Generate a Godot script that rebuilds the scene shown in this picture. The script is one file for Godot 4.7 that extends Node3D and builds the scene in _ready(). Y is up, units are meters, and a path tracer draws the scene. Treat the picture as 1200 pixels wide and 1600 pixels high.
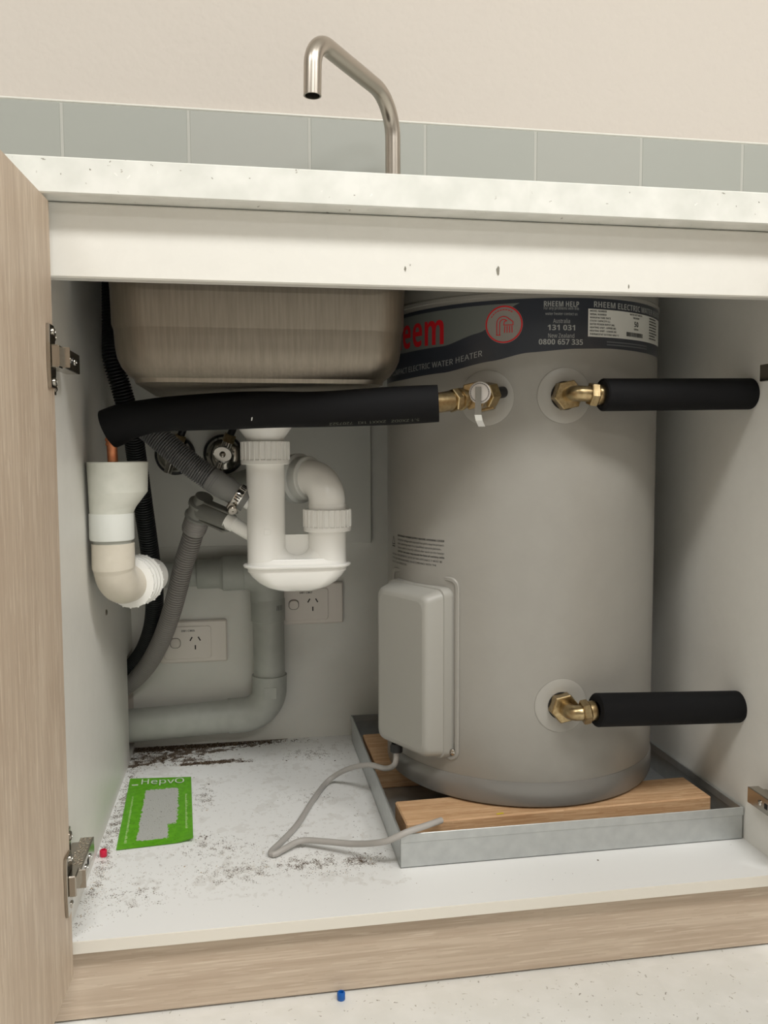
extends Node3D
# A sink cabinet with its doors open: steel sink, white trap, hoses and an electric water heater standing in a metal tray.
# Units are metres; the left inner cabinet wall is x = 0, the cabinet front is z = 0, the room floor is y = -0.007.

const SH := 0.0924          # top of the cabinet's bottom panel
const BACK := -0.598        # inner face of the cabinet back
const IW := 0.851           # inner width of the cabinet
const TC := Vector3(0.609, 0.0, -0.327)   # heater axis
const TR := 0.199           # heater radius

var ofs := Vector3.ZERO     # base of the thing being built
var M := {}
var taken := {}
var rng := RandomNumberGenerator.new()
var sharp := 0.6

# ---------------------------------------------------------------- scene
func _ready() -> void:
	rng.seed = 7
	var cam := Camera3D.new()
	cam.name = "camera"
	cam.position = Vector3(0.1936, 0.6166, 0.9079)
	cam.rotation = Vector3(-0.0749, -0.1668, -0.0037)
	cam.fov = 62.48
	cam.near = 0.02
	add_child(cam)
	cam.current = true
	var we := WorldEnvironment.new()
	we.name = "world_environment"
	var env := Environment.new()
	env.background_mode = Environment.BG_COLOR
	env.background_color = Color(0.5, 0.55, 0.6)
	env.tonemap_mode = Environment.TONE_MAPPER_LINEAR
	env.tonemap_exposure = 0.93
	env.sdfgi_enabled = true
	env.ssao_enabled = true
	env.ssil_enabled = true
	we.environment = env
	add_child(we)
	# the kitchen's ceiling panels: one above and behind the camera, one on either side, one farther back
	ceiling_light(Vector3(0.5, 3.0, 1.85), Vector2(1.2, 0.6), 5.3, "white ceiling light panel above the open sink cabinet")
	ceiling_light(Vector3(2.3, 3.0, 1.7), Vector2(1.2, 0.6), 5.8, "white ceiling light panel to the right of the sink cabinet")
	ceiling_light(Vector3(-1.5, 3.0, 1.7), Vector2(1.2, 0.6), 3.2, "white ceiling light panel to the left of the sink cabinet")
	ceiling_light(Vector3(0.75, 3.0, 4.2), Vector2(1.2, 0.6), 3.0, "white ceiling light panel farthest back in the room")
	materials()
	room()
	cabinet()
	benchtop()
	sink()
	tap()
	tray_and_timber()
	heater()
	relief_valve()
	elbows()
	insulation()
	tundish()
	back_drain()
	trap()
	hoses()
	valves()
	outlets()
	small_things()
	debris()

func ceiling_light(at: Vector3, size: Vector2, energy: float, label: String) -> void:
	var t := thing("ceiling_light", label, "ceiling light", at, "ceiling panels")
	var fm := mat("light_frame", Color(0.9, 0.9, 0.9), 0.4)
	var dm := mat("light_diffuser", Color(0.95, 0.95, 0.92), 0.5)
	dm.emission_enabled = true
	dm.emission = Color(1.0, 0.996, 0.986)
	dm.emission_energy_multiplier = 1.5
	var f := begin()
	for s in [-1, 1]:
		box(f, at + Vector3(s * (size.x / 2 + 0.01), -0.012, 0), Vector3(0.02, 0.024, size.y + 0.04), 0.002)
		box(f, at + Vector3(0, -0.012, s * (size.y / 2 + 0.01)), Vector3(size.x, 0.024, 0.02), 0.002)
	obj("frame", f, fm, t)
	var d := begin()
	box(d, at + Vector3(0, -0.006, 0), Vector3(size.x, 0.01, size.y), 0.001)
	obj("diffuser", d, dm, t)
	var l := AreaLight3D.new()
	l.name = "panel_light"
	l.area_size = size
	l.light_energy = energy
	l.light_color = Color(1.0, 0.996, 0.986)
	l.area_range = 12.0
	l.area_attenuation = 2.0
	l.shadow_enabled = true
	l.position = Vector3(0, -0.03, 0)
	l.rotation = Vector3(-PI / 2, 0, 0)
	t.add_child(l)

# ---------------------------------------------------------------- naming helpers
func numbered(called: String) -> String:
	taken[called] = taken.get(called, -1) + 1
	return called if taken[called] == 0 else "%s_%03d" % [called, taken[called]]

func thing(called: String, label: String, category: String, base: Vector3, group := "") -> Node3D:
	var o := Node3D.new()
	o.name = numbered(called)
	o.position = base
	ofs = base
	add_child(o)
	metas(o, label, category, group)
	return o

func metas(o: Node, label: String, category: String, group := "") -> void:
	o.set_meta("label", label)
	o.set_meta("category", category)
	if group != "":
		o.set_meta("group", group)

func obj(called: String, st: SurfaceTool, m: Material, parent: Node3D, label := "") -> MeshInstance3D:
	st.generate_normals()
	var o := MeshInstance3D.new()
	o.name = called
	o.mesh = st.commit()
	o.material_override = m
	parent.add_child(o, true)
	if label != "":
		o.set_meta("label", label)
	return o

func single(called: String, st: SurfaceTool, m: Material, label: String, category: String, group := "") -> MeshInstance3D:
	var o := obj(numbered(called), st, m, self)
	o.position = ofs
	metas(o, label, category, group)
	return o

func struct(called: String, st: SurfaceTool, m: Material) -> MeshInstance3D:
	var o := obj(called, st, m, self)
	o.set_meta("kind", "structure")
	return o

# ---------------------------------------------------------------- shape helpers
func begin() -> SurfaceTool:
	var st := SurfaceTool.new()
	st.begin(Mesh.PRIMITIVE_TRIANGLES)
	st.set_smooth_group(-1)
	return st

func tri(st: SurfaceTool, a: Vector3, b: Vector3, c: Vector3) -> void:   # clockwise seen from outside
	st.add_vertex(a - ofs)
	st.add_vertex(b - ofs)
	st.add_vertex(c - ofs)

func quad(st: SurfaceTool, a: Vector3, b: Vector3, c: Vector3, d: Vector3) -> void:
	tri(st, a, b, c)
	tri(st, a, c, d)

func facing(st: SurfaceTool, a: Vector3, b: Vector3, c: Vector3, out: Vector3) -> void:
	if (b - a).cross(c - a).dot(out) > 0.0:
		tri(st, a, c, b)
	else:
		tri(st, a, b, c)

func qfacing(st: SurfaceTool, a: Vector3, b: Vector3, c: Vector3, d: Vector3, out: Vector3) -> void:
	facing(st, a, b, c, out)
	facing(st, a, c, d, out)

func box(st: SurfaceTool, c: Vector3, s: Vector3, bev := 0.001, x := Basis.IDENTITY) -> void:
	st.set_smooth_group(-1)
	var h := s / 2
	bev = minf(bev, minf(h.x, minf(h.y, h.z)) * 0.9)
	var p := func(sx, sy, sz, ax): # corner of the face on axis ax
		var v := Vector3(sx * (h.x - (0.0 if ax == 0 else bev)), sy * (h.y - (0.0 if ax == 1 else bev)), sz * (h.z - (0.0 if ax == 2 else bev)))
		return c + x * v
	for s1 in [-1, 1]:
		qfacing(st, p.call(s1, -1, -1, 0), p.call(s1, 1, -1, 0), p.call(s1, 1, 1, 0), p.call(s1, -1, 1, 0), x * Vector3(s1, 0, 0))
		qfacing(st, p.call(-1, s1, -1, 1), p.call(1, s1, -1, 1), p.call(1, s1, 1, 1), p.call(-1, s1, 1, 1), x * Vector3(0, s1, 0))
		qfacing(st, p.call(-1, -1, s1, 2), p.call(1, -1, s1, 2), p.call(1, 1, s1, 2), p.call(-1, 1, s1, 2), x * Vector3(0, 0, s1))
		for s2 in [-1, 1]:
			qfacing(st, p.call(s1, s2, -1, 0), p.call(s1, s2, 1, 0), p.call(s1, s2, 1, 1), p.call(s1, s2, -1, 1), x * Vector3(s1, s2, 0))
			qfacing(st, p.call(s1, -1, s2, 0), p.call(s1, 1, s2, 0), p.call(s1, 1, s2, 2), p.call(s1, -1, s2, 2), x * Vector3(s1, 0, s2))
			qfacing(st, p.call(-1, s1, s2, 1), p.call(1, s1, s2, 1), p.call(1, s1, s2, 2), p.call(-1, s1, s2, 2), x * Vector3(0, s1, s2))
			for s3 in [-1, 1]:
				facing(st, p.call(s1, s2, s3, 0), p.call(s1, s2, s3, 1), p.call(s1, s2, s3, 2), x * Vector3(s1, s2, s3))

func span(st: SurfaceTool, a: Vector3, b: Vector3, bev := 0.001) -> void:   # a box between two corners
	box(st, (a + b) / 2, (b - a).abs(), bev)

func frame(o: Vector3, d: Vector3) -> Transform3D:   # local Y along d
	d = d.normalized()
	var n := d.cross(Vector3.UP if absf(d.y) < 0.9 else Vector3.RIGHT).normalized()
	return Transform3D(Basis(n, d, n.cross(d)), o)

func loft(st: SurfaceTool, rings: Array, cap0 := true, cap1 := true, smooth := true, closed := true) -> void:
	# rings run along the axis, each counter-clockwise seen from the far end of the axis
	var g := 1
	for i in rings.size() - 1:
		var r0: PackedVector3Array = rings[i]
		var r1: PackedVector3Array = rings[i + 1]
		if i > 0 and smooth:
			var rp: PackedVector3Array = rings[i - 1]
			var worst := 0.0
			for j in range(0, r0.size(), maxi(1, r0.size() / 6)):
				var u := r0[j] - rp[j]
				var v := r1[j] - r0[j]
				if u.length() > 1e-6 and v.length() > 1e-6:
					worst = maxf(worst, u.angle_to(v))
			if worst > sharp:
				g += 1
		st.set_smooth_group(g if smooth else -1)
		var n := r0.size()
		for j in (n if closed else n - 1):
			var k := (j + 1) % n
			quad(st, r0[j], r1[j], r1[k], r0[k])
	st.set_smooth_group(-1)
	if cap0:
		fan(st, rings[0], true)
	if cap1:
		fan(st, rings[-1], false)

func fan(st: SurfaceTool, r: PackedVector3Array, start: bool) -> void:
	var c := Vector3.ZERO
	for v in r:
		c += v / r.size()
	for j in r.size():
		var k := (j + 1) % r.size()
		if start:
			tri(st, c, r[j], r[k])
		else:
			tri(st, c, r[k], r[j])

func lathe(st: SurfaceTool, prof: Array, x: Transform3D, seg := 40, c0 := true, c1 := true) -> void:
	var rings := []
	for q in prof:
		var r := PackedVector3Array()
		for j in seg:
			var a := TAU * j / seg
			r.append(x * Vector3(q[0] * cos(a), q[1], -q[0] * sin(a)))
		rings.append(r)
	loft(st, rings, c0 and prof[0][0] > 0.0, c1 and prof[-1][0] > 0.0)

func hexnut(st: SurfaceTool, x: Transform3D, across: float, y0: float, y1: float) -> void:
	var r := across / 2 / cos(PI / 6)
	var rings := []
	for q in [[r * 0.93, y0], [r, y0 + 0.0012], [r, y1 - 0.0012], [r * 0.93, y1]]:
		var ring := PackedVector3Array()
		for j in 6:
			var a := TAU * j / 6 + 0.2
			ring.append(x * Vector3(q[0] * cos(a), q[1], -q[0] * sin(a)))
		rings.append(ring)
	loft(st, rings, true, true, false)

func ringsalong(path: Array, rad, seg := 24) -> Array:   # rad: a number or a Callable of the length run so far
	var rings := []
	var t0: Vector3 = (path[1] - path[0]).normalized()
	var n := t0.cross(Vector3.UP if absf(t0.y) < 0.9 else Vector3.RIGHT).normalized()
	var run := 0.0
	for i in path.size():
		var t: Vector3 = (path[mini(i + 1, path.size() - 1)] - path[maxi(i - 1, 0)]).normalized()
		n = (n - t * n.dot(t)).normalized()
		var b := t.cross(n)
		if i > 0:
			run += path[i].distance_to(path[i - 1])
		var r: float = rad.call(run) if rad is Callable else rad
		var ring := PackedVector3Array()
		for j in seg:
			var a := TAU * j / seg
			ring.append(path[i] + (n * cos(a) + b * sin(a)) * r)
		rings.append(ring)
	return rings

func tube(st: SurfaceTool, path: Array, rad, seg := 24, c0 := true, c1 := true) -> void:
	loft(st, ringsalong(path, rad, seg), c0, c1)

func hollow(st: SurfaceTool, path: Array, r_out: float, r_in: float, seg := 28) -> void:   # a thick sleeve with open ends
	var o := ringsalong(path, r_out, seg)
	var i := ringsalong(path, r_in, seg)
	i.reverse()
	var all := [i[-1]]
	var lo := ringsalong(path, r_out - 0.0018, seg)
	all.append(lo[0])
	for k in o.size():
		var nudge := Vector3.ZERO
		if k == 0:
			nudge = (path[1] - path[0]).normalized() * 0.0018
		elif k == o.size() - 1:
			nudge = (path[-2] - path[-1]).normalized() * 0.0018
		var rr := PackedVector3Array()
		for v in o[k]:
			rr.append(v + nudge)
		all.append(rr)
	all.append(lo[-1])
	all.append_array(i)
	loft(st, all, false, false)

func fillet(pts: Array, rads, n := 10) -> Array:   # rads: one radius, or one for each corner
	var out := [pts[0]]
	for i in range(1, pts.size() - 1):
		var a: Vector3 = (pts[i - 1] - pts[i])
		var b: Vector3 = (pts[i + 1] - pts[i])
		var half := a.angle_to(b) / 2
		var rad: float = rads[i - 1] if rads is Array else rads
		var cut := minf(rad / tan(half), 0.49 * minf(a.length(), b.length()) if pts.size() > 3 else 0.98 * minf(a.length(), b.length()))
		var p: Vector3 = pts[i] + a.normalized() * cut
		var q: Vector3 = pts[i] + b.normalized() * cut
		var r := cut * tan(half)
		var c: Vector3 = pts[i] + (a.normalized() + b.normalized()).normalized() * (r / sin(half))
		for k in n + 1:
			out.append(c + (p - c).slerp(q - c, float(k) / n))
	out.append(pts[-1])
	return out

func curve(pts: Array, step := 0.004) -> Array:   # a smooth line through the points, sampled evenly
	var cv := Curve3D.new()
	cv.bake_interval = step / 2
	for i in pts.size():
		var m: Vector3 = (pts[mini(i + 1, pts.size() - 1)] - pts[maxi(i - 1, 0)]) / 6.0
		cv.add_point(pts[i], -m, m)
	var L := cv.get_baked_length()
	var n := maxi(2, int(L / step))
	var out := []
	for i in n + 1:
		out.append(cv.sample_baked(L * i / n, true))
	return out

func rrect(w: float, h: float, r: float, n := 8) -> PackedVector2Array:   # counter-clockwise rounded rectangle
	var out := PackedVector2Array()
	for q in 4:
		var cx: float = [w / 2 - r, -w / 2 + r, -w / 2 + r, w / 2 - r][q]
		var cy: float = [h / 2 - r, h / 2 - r, -h / 2 + r, -h / 2 + r][q]
		for k in n + 1:
			var a := PI / 2 * (q + float(k) / n)
			out.append(Vector2(cx + r * cos(a), cy + r * sin(a)))
	return out

func plate(st: SurfaceTool, poly: PackedVector2Array, x: Transform3D, d: float, bev := 0.0008) -> void:
	# a flat plate: outline in local x, y; front face at local z = d, back at 0
	var rings := []
	var inner := poly
	if bev > 0.0:
		var off := Geometry2D.offset_polygon(poly, -bev)
		if off.size() > 0 and off[0].size() == poly.size():
			inner = off[0]
			var best := 0   # start both outlines at the same corner
			for i in inner.size():
				if inner[i].distance_to(poly[0]) < inner[best].distance_to(poly[0]):
					best = i
			var turned := PackedVector2Array()
			for i in inner.size():
				turned.append(inner[(best + i) % inner.size()])
			inner = turned
		else:
			bev = 0.0
	if Geometry2D.is_polygon_clockwise(poly):
		poly.reverse()
		if bev > 0.0:
			inner.reverse()
	for q in ([[poly, 0.0], [poly, d - bev], [inner, d]] if bev > 0.0 else [[poly, 0.0], [poly, d]]):
		var r := PackedVector3Array()
		for v in q[0]:
			r.append(x * Vector3(v.x, v.y, q[1]))
		rings.append(r)
	loft(st, rings, false, false, false)
	var idx := Geometry2D.triangulate_polygon(inner)
	for i in range(0, idx.size(), 3):
		facing(st, x * Vector3(inner[idx[i]].x, inner[idx[i]].y, d), x * Vector3(inner[idx[i + 1]].x, inner[idx[i + 1]].y, d), x * Vector3(inner[idx[i + 2]].x, inner[idx[i + 2]].y, d), x.basis.z)
	idx = Geometry2D.triangulate_polygon(poly)
	for i in range(0, idx.size(), 3):
		facing(st, x * Vector3(poly[idx[i]].x, poly[idx[i]].y, 0), x * Vector3(poly[idx[i + 1]].x, poly[idx[i + 1]].y, 0), x * Vector3(poly[idx[i + 2]].x, poly[idx[i + 2]].y, 0), -x.basis.z)

func screw(st: SurfaceTool, at: Vector3, n: Vector3, r: float) -> void:   # a domed cross-head screw
	var x := frame(at, n)
	lathe(st, [[r, 0], [r, r * 0.25], [r * 0.8, r * 0.45], [r * 0.35, r * 0.55], [r * 0.3, r * 0.3], [0, r * 0.3]], x, 14)

func onflat(o: Vector3, u: Vector3, v: Vector3) -> Callable:
	return func(q: Vector2): return o + u * q.x + v * q.y

func oncyl(deg: float, y: float, lift := 0.0006, slope := 0.0) -> Callable:   # a print on the heater's shell
	return func(q: Vector2):
		var th := deg_to_rad(deg) + q.x / TR
		return TC + Vector3(sin(th) * (TR + lift), y + q.y + slope * q.x, cos(th) * (TR + lift))

func lettering(called: String, s: String, cap: float, width: float, align: int, onto: Callable, m: Material, parent: Node3D, bold := true, turned := false) -> MeshInstance3D:
	# flat letters laid on a surface; align -1 left, 0 centre, 1 right; a width above 0 squeezes or stretches the line
	var tm := TextMesh.new()
	var f := SystemFont.new()
	f.font_names = PackedStringArray(["Droid Sans"])
	f.font_weight = 700 if bold else 400
	tm.font = f
	tm.font_size = 40
	tm.pixel_size = 1.0 / 40.0
	tm.depth = 0.0
	tm.curve_step = 1.0
	tm.text = s
	var a := tm.get_mesh_arrays()
	var vs: PackedVector3Array = a[Mesh.ARRAY_VERTEX]
	var ids: PackedInt32Array = a[Mesh.ARRAY_INDEX]
	var lo := Vector2(INF, INF)
	var hi := -lo
	for v in vs:
		lo = lo.min(Vector2(v.x, v.y))
		hi = hi.max(Vector2(v.x, v.y))
	var ky := cap / 0.714
	var kx := width / (hi.x - lo.x) if width > 0.0 else ky
	var x0 := lo.x if align < 0 else hi.x if align > 0 else (lo.x + hi.x) / 2
	var base := -0.357 if lo.y < -0.1 else lo.y   # TextMesh centres its lines
	base = lo.y if not (s.contains("g") or s.contains("p") or s.contains("y") or s.contains(",") or s.contains("(") or s.contains("Q") or s.contains("j")) else hi.y - 0.76
	var st := begin()
	var put := func(v: Vector3):
		var q := Vector2((v.x - x0) * kx, (v.y - base) * ky)
		return onto.call(-q if turned else q)
	var sgn := (onto.call(Vector2(0.001, 0)) - onto.call(Vector2.ZERO)).cross(onto.call(Vector2(0, 0.001)) - onto.call(Vector2.ZERO)) as Vector3
	for i in range(0, ids.size(), 3):
		facing(st, put.call(vs[ids[i]]), put.call(vs[ids[i + 1]]), put.call(vs[ids[i + 2]]), sgn)
	return obj(called, st, m, parent)

func patch(st: SurfaceTool, poly: Array, onto: Callable, cells := 0.006) -> void:
	# a flat polygon laid on a surface, cut into strips along x so that it bends with it
	var pg := PackedVector2Array(poly)
	var lo := Vector2(INF, INF)
	var hi := -lo
	for v in pg:
		lo = lo.min(v)
		hi = hi.max(v)
	var out := (onto.call(Vector2(0.001, 0)) - onto.call(Vector2.ZERO)).cross(onto.call(Vector2(0, 0.001)) - onto.call(Vector2.ZERO)) as Vector3
	var n := maxi(1, int((hi.x - lo.x) / cells))
	for i in n:
		var xa := lerpf(lo.x, hi.x, float(i) / n)
		var xb := lerpf(lo.x, hi.x, float(i + 1) / n)
		for part in Geometry2D.intersect_polygons(pg, PackedVector2Array([Vector2(xa, lo.y - 1), Vector2(xb, lo.y - 1), Vector2(xb, hi.y + 1), Vector2(xa, hi.y + 1)])):
			var c: Vector3 = onto.call(part[0])
			var idx := Geometry2D.triangulate_polygon(part)
			for k in range(0, idx.size(), 3):
				var p0: Vector3 = onto.call(part[idx[k]])
				var o2 := out if out.length() < 1e-12 else Vector3(p0.x - TC.x, 0, p0.z - TC.z) if absf(out.y) < 1e-9 and p0.distance_to(Vector3(TC.x, p0.y, TC.z)) < TR + 0.02 else out
				facing(st, p0, onto.call(part[idx[k + 1]]), onto.call(part[idx[k + 2]]), o2)

func circle(r: float, n := 40, c := Vector2.ZERO, from := 0.0, to := TAU) -> Array:
	var out := []
	for i in n:
		var a := lerpf(from, to, float(i) / n)
		out.append(c + Vector2(cos(a), sin(a)) * r)
	return out

# ---------------------------------------------------------------- materials
func mat(called: String, c: Color, rough: float, metal := 0.0) -> StandardMaterial3D:
	var m := StandardMaterial3D.new()
	m.resource_name = called
	m.albedo_color = c
	m.roughness = rough
	m.metallic = metal
	return m

func c8(r: int, g: int, b: int) -> Color:
	return Color8(r, g, b)

func noise(freq: float, octaves := 4, sd := 1) -> FastNoiseLite:
	var n := FastNoiseLite.new()
	n.noise_type = FastNoiseLite.TYPE_SIMPLEX_SMOOTH
	n.frequency = freq
	n.fractal_octaves = octaves
	n.seed = sd
	return n

func ntex(freq: float, lo: Color, hi: Color, octaves := 4, sd := 1, size := 512) -> NoiseTexture2D:
	var t := NoiseTexture2D.new()
	t.width = size
	t.height = size
	t.seamless = true
	t.noise = noise(freq, octaves, sd)
	var g := Gradient.new()
	g.set_color(0, lo)
	g.set_color(1, hi)
	t.color_ramp = g
	return t

func tripl(m: StandardMaterial3D, s: Vector3) -> StandardMaterial3D:
	m.uv1_triplanar = true
	m.uv1_scale = s
	return m

func wood(w: int, h: int, along_x: bool, dark: Color, mid: Color, light: Color, sd: int) -> ImageTexture:
	var im := Image.create(w, h, false, Image.FORMAT_RGB8)
	var big := noise(1.0, 3, sd)
	var fine := noise(1.0, 3, sd + 1)
	var pore := noise(1.0, 2, sd + 2)
	for y in h:
		for x in w:
			var u := float(y if along_x else x) / (h if along_x else w)    # across the grain
			var v := float(x if along_x else y) / (w if along_x else h)    # along it
			var bend := big.get_noise_2d(u * 2.2, v * 1.3) * 0.16
			var ring := sin((u + bend) * 46.0 + big.get_noise_2d(u * 6.0 + 9.0, v * 1.0) * 5.0)
			var f := fine.get_noise_2d(u * 70.0, v * 3.2)
			var p := pore.get_noise_2d(u * 190.0, v * 11.0)
			var k := clampf(0.5 + 0.11 * ring + 0.42 * f, 0.0, 1.0)
			var c := dark.lerp(mid, clampf(k * 1.5, 0, 1)).lerp(light, clampf((k - 0.55) * 1.2, 0, 1))
			if p > 0.38:
				c = c.lerp(light, clampf((p - 0.38) * 4.0, 0.0, 0.75))
			elif p < -0.42:
				c = c.lerp(dark, 0.5)
			im.set_pixel(x, y, c)
	return ImageTexture.create_from_image(im)

func specks(w: int, h: int, base: Color, alt: Color, dots: Array, n: int, sd: int, big: float) -> ImageTexture:
	var im := Image.create(w, h, false, Image.FORMAT_RGB8)
	var a := noise(0.012, 4, sd)
	for y in h:
		for x in w:
			im.set_pixel(x, y, base.lerp(alt, clampf(0.5 + 1.1 * a.get_noise_2d(x, y), 0, 1)))
	var r := RandomNumberGenerator.new()
	r.seed = sd
	for i in n:
		var c: Color = dots[r.randi() % dots.size()]
		var px := r.randi_range(4, w - 6)
		var py := r.randi_range(4, h - 6)
		var len := int(1 + pow(r.randf(), 4.0) * big)
		var dir := Vector2.from_angle(r.randf() * TAU)
		for k in len + 1:
			var q := Vector2(px, py) + dir * k + Vector2(r.randf() - 0.5, r.randf() - 0.5)
			if q.x >= 1 and q.y >= 1 and q.x < w - 1 and q.y < h - 1:
				im.set_pixel(int(q.x), int(q.y), c)
				if len > 2:
					im.set_pixel(int(q.x) + 1, int(q.y), im.get_pixel(int(q.x) + 1, int(q.y)).lerp(c, 0.6))
	return ImageTexture.create_from_image(im)

func materials() -> void:
	M.paint = tripl(mat("wall_paint", c8(207, 199, 190), 0.75), Vector3.ONE * 2.0)
	M.paint.normal_enabled = true
	var nt := ntex(0.12, Color.BLACK, Color.WHITE, 3, 5, 256)
	nt.as_normal_map = true
	nt.bump_strength = 1.2
	M.paint.normal_texture = nt
	M.paint.normal_scale = 0.25
	M.paint_dim = mat("far_wall_paint", c8(176, 172, 166), 0.8)
	M.ceiling = mat("ceiling_paint", c8(236, 234, 228), 0.85)
	M.tile = mat("grey_glazed_tile", c8(164, 166, 159), 0.42)
	M.tile_b = mat("grey_glazed_tile_lighter", c8(167, 168, 161), 0.42)
	M.grout = tripl(mat("grout", c8(186, 186, 179), 0.9), Vector3.ONE * 5.0)
	M.trim = mat("white_trim", c8(228, 226, 218), 0.3)
	M.white = tripl(mat("white_melamine", Color.WHITE, 0.42), Vector3.ONE * 3.0)
	M.white.albedo_texture = ntex(0.02, c8(226, 224, 217), c8(229, 227, 220), 4, 3)
	M.edge = mat("white_edging", c8(226, 221, 210), 0.45)
	M.back = tripl(mat("cabinet_back", Color.WHITE, 0.55), Vector3.ONE * 2.5)
	M.back.albedo_texture = ntex(0.015, c8(225, 224, 217), c8(229, 227, 220), 4, 8)
	M.panel = tripl(mat("access_panel_white", c8(224, 223, 216), 0.55), Vector3.ONE * 3.0)
	M.oak = tripl(mat("greige_oak_laminate", Color.WHITE, 0.55), Vector3(1.15, 1.15, 1.15))
	M.oak.albedo_texture = wood(768, 768, false, c8(180, 160, 140), c8(198, 180, 160), c8(214, 199, 180), 11)
	M.oak_h = tripl(mat("greige_oak_laminate_sideways", Color.WHITE, 0.55), Vector3(0.85, 2.0, 0.85))
	M.oak_h.uv1_offset = Vector3(0.5, 0.5, 0.5)
	M.oak_h.albedo_texture = wood(1024, 512, true, c8(180, 160, 140), c8(198, 180, 160), c8(214, 199, 180), 23)
	M.pine = tripl(mat("pine_timber", Color.WHITE, 0.7), Vector3(1.6, 5.0, 5.0))
	M.pine.albedo_texture = wood(768, 256, true, c8(176, 132, 92), c8(208, 170, 130), c8(224, 192, 154), 37)
	M.stone = tripl(mat("speckled_laminate", Color.WHITE, 0.38), Vector3(1.4, 1.4, 1.4))
	M.stone.albedo_texture = specks(1024, 1024, c8(230, 230, 224), c8(216, 217, 210), [c8(120, 116, 104), c8(150, 146, 134), c8(94, 88, 76), c8(244, 243, 238), c8(190, 189, 180)], 620, 4, 6.0)
	M.floor = tripl(mat("speckled_vinyl", Color.WHITE, 0.35), Vector3(1.5, 1.5, 1.5))
	M.floor.albedo_texture = specks(1024, 1024, c8(231, 231, 227), c8(225, 225, 220), [c8(176, 172, 162), c8(200, 196, 186), c8(150, 145, 134), c8(245, 244, 240), c8(120, 114, 104)], 2600, 9, 7.0)
	M.steel = tripl(mat("brushed_steel", Color.WHITE, 0.48, 0.95), Vector3(7, 0.5, 7))
	M.steel.albedo_texture = ntex(0.05, c8(122, 114, 103), c8(142, 134, 122), 5, 14)
	M.tapsteel = mat("satin_steel", c8(186, 178, 168), 0.3, 1.0)
	M.chrome = mat("chrome", c8(205, 203, 198), 0.08, 1.0)
	M.nickel = mat("nickel", c8(176, 170, 160), 0.2, 1.0)
	M.galv = tripl(mat("galvanised_sheet", Color.WHITE, 0.42, 0.75), Vector3.ONE * 4.0)
	M.galv.albedo_texture = ntex(0.02, c8(186, 189, 189), c8(199, 202, 201), 4, 19)
	M.ring = mat("darker_grey_enamel", c8(130, 128, 124), 0.3, 0.2)
	M.tank = tripl(mat("grey_enamel", Color.WHITE, 0.34), Vector3.ONE * 2.0)
	M.tank.albedo_texture = ntex(0.02, c8(149, 146, 139), c8(153, 150, 143), 3, 17)
	M.cover = mat("grey_plastic_cover", c8(158, 156, 149), 0.4)
	M.grommet = mat("pale_plastic_disc", c8(161, 158, 151), 0.35)
	M.brass = tripl(mat("brass", Color.WHITE, 0.3, 1.0), Vector3.ONE * 20.0)
	M.brass.albedo_texture = ntex(0.03, c8(146, 125, 90), c8(188, 169, 132), 3, 6, 256)
	M.copper = tripl(mat("copper", Color.WHITE, 0.32, 1.0), Vector3.ONE * 14.0)
	M.copper.albedo_texture = ntex(0.03, c8(206, 124, 88), c8(236, 166, 124), 3, 7, 256)
	M.foam = tripl(mat("black_foam", c8(11, 11, 13), 0.8), Vector3.ONE * 12.0)
	M.foam.metallic_specular = 0.35
	M.black = mat("black_plastic", c8(24, 24, 25), 0.45)
	M.dark = mat("dark_recess", c8(30, 27, 24), 0.8)
	M.pvc = mat("white_plastic", c8(244, 243, 238), 0.25)
	M.pvc_grey = tripl(mat("grey_pipe", Color.WHITE, 0.45), Vector3.ONE * 5.0)
	M.pvc_grey.albedo_texture = ntex(0.03, c8(172, 174, 167), c8(182, 184, 177), 4, 31, 256)
	M.pvc_pale = tripl(mat("pale_pipe", Color.WHITE, 0.42), Vector3.ONE * 7.0)
	M.pvc_pale.albedo_texture = ntex(0.02, c8(206, 207, 196), c8(220, 220, 210), 4, 41, 256)
	M.cream = tripl(mat("cream_pipe", Color.WHITE, 0.42), Vector3.ONE * 7.0)
	M.cream.albedo_texture = ntex(0.02, c8(206, 198, 182), c8(219, 212, 197), 4, 43, 256)
	M.hose_black = mat("black_corrugated_hose", c8(38, 40, 42), 0.4)
	M.hose_dark = mat("dark_grey_corrugated_hose", c8(104, 104, 104), 0.4)
	M.hose_grey = mat("grey_corrugated_hose", c8(146, 142, 138), 0.42)
	M.rubber = mat("grey_rubber", c8(138, 138, 132), 0.55)
	M.outlet = mat("white_outlet_plastic", c8(232, 224, 215), 0.35)
	M.sheath = mat("grey_cord_sheath", c8(172, 168, 163), 0.45)
	M.navy = mat("navy_print", c8(50, 54, 63), 0.3)
	M.swoosh = mat("grey_print", c8(112, 116, 112), 0.3)
	M.red = mat("red_print", c8(206, 30, 40), 0.35)
	M.pale = mat("pale_print", c8(170, 172, 170), 0.4)
	M.paper = mat("white_paper", c8(226, 226, 220), 0.5)
	M.ink = mat("black_ink", c8(26, 26, 26), 0.5)
	M.red_cap = mat("red_plastic", c8(206, 20, 62), 0.4)
	M.blue_cap = mat("blue_plastic", c8(10, 92, 176), 0.4)
	M.rot = mat("swollen_chipboard", c8(84, 64, 48), 0.95)

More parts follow.
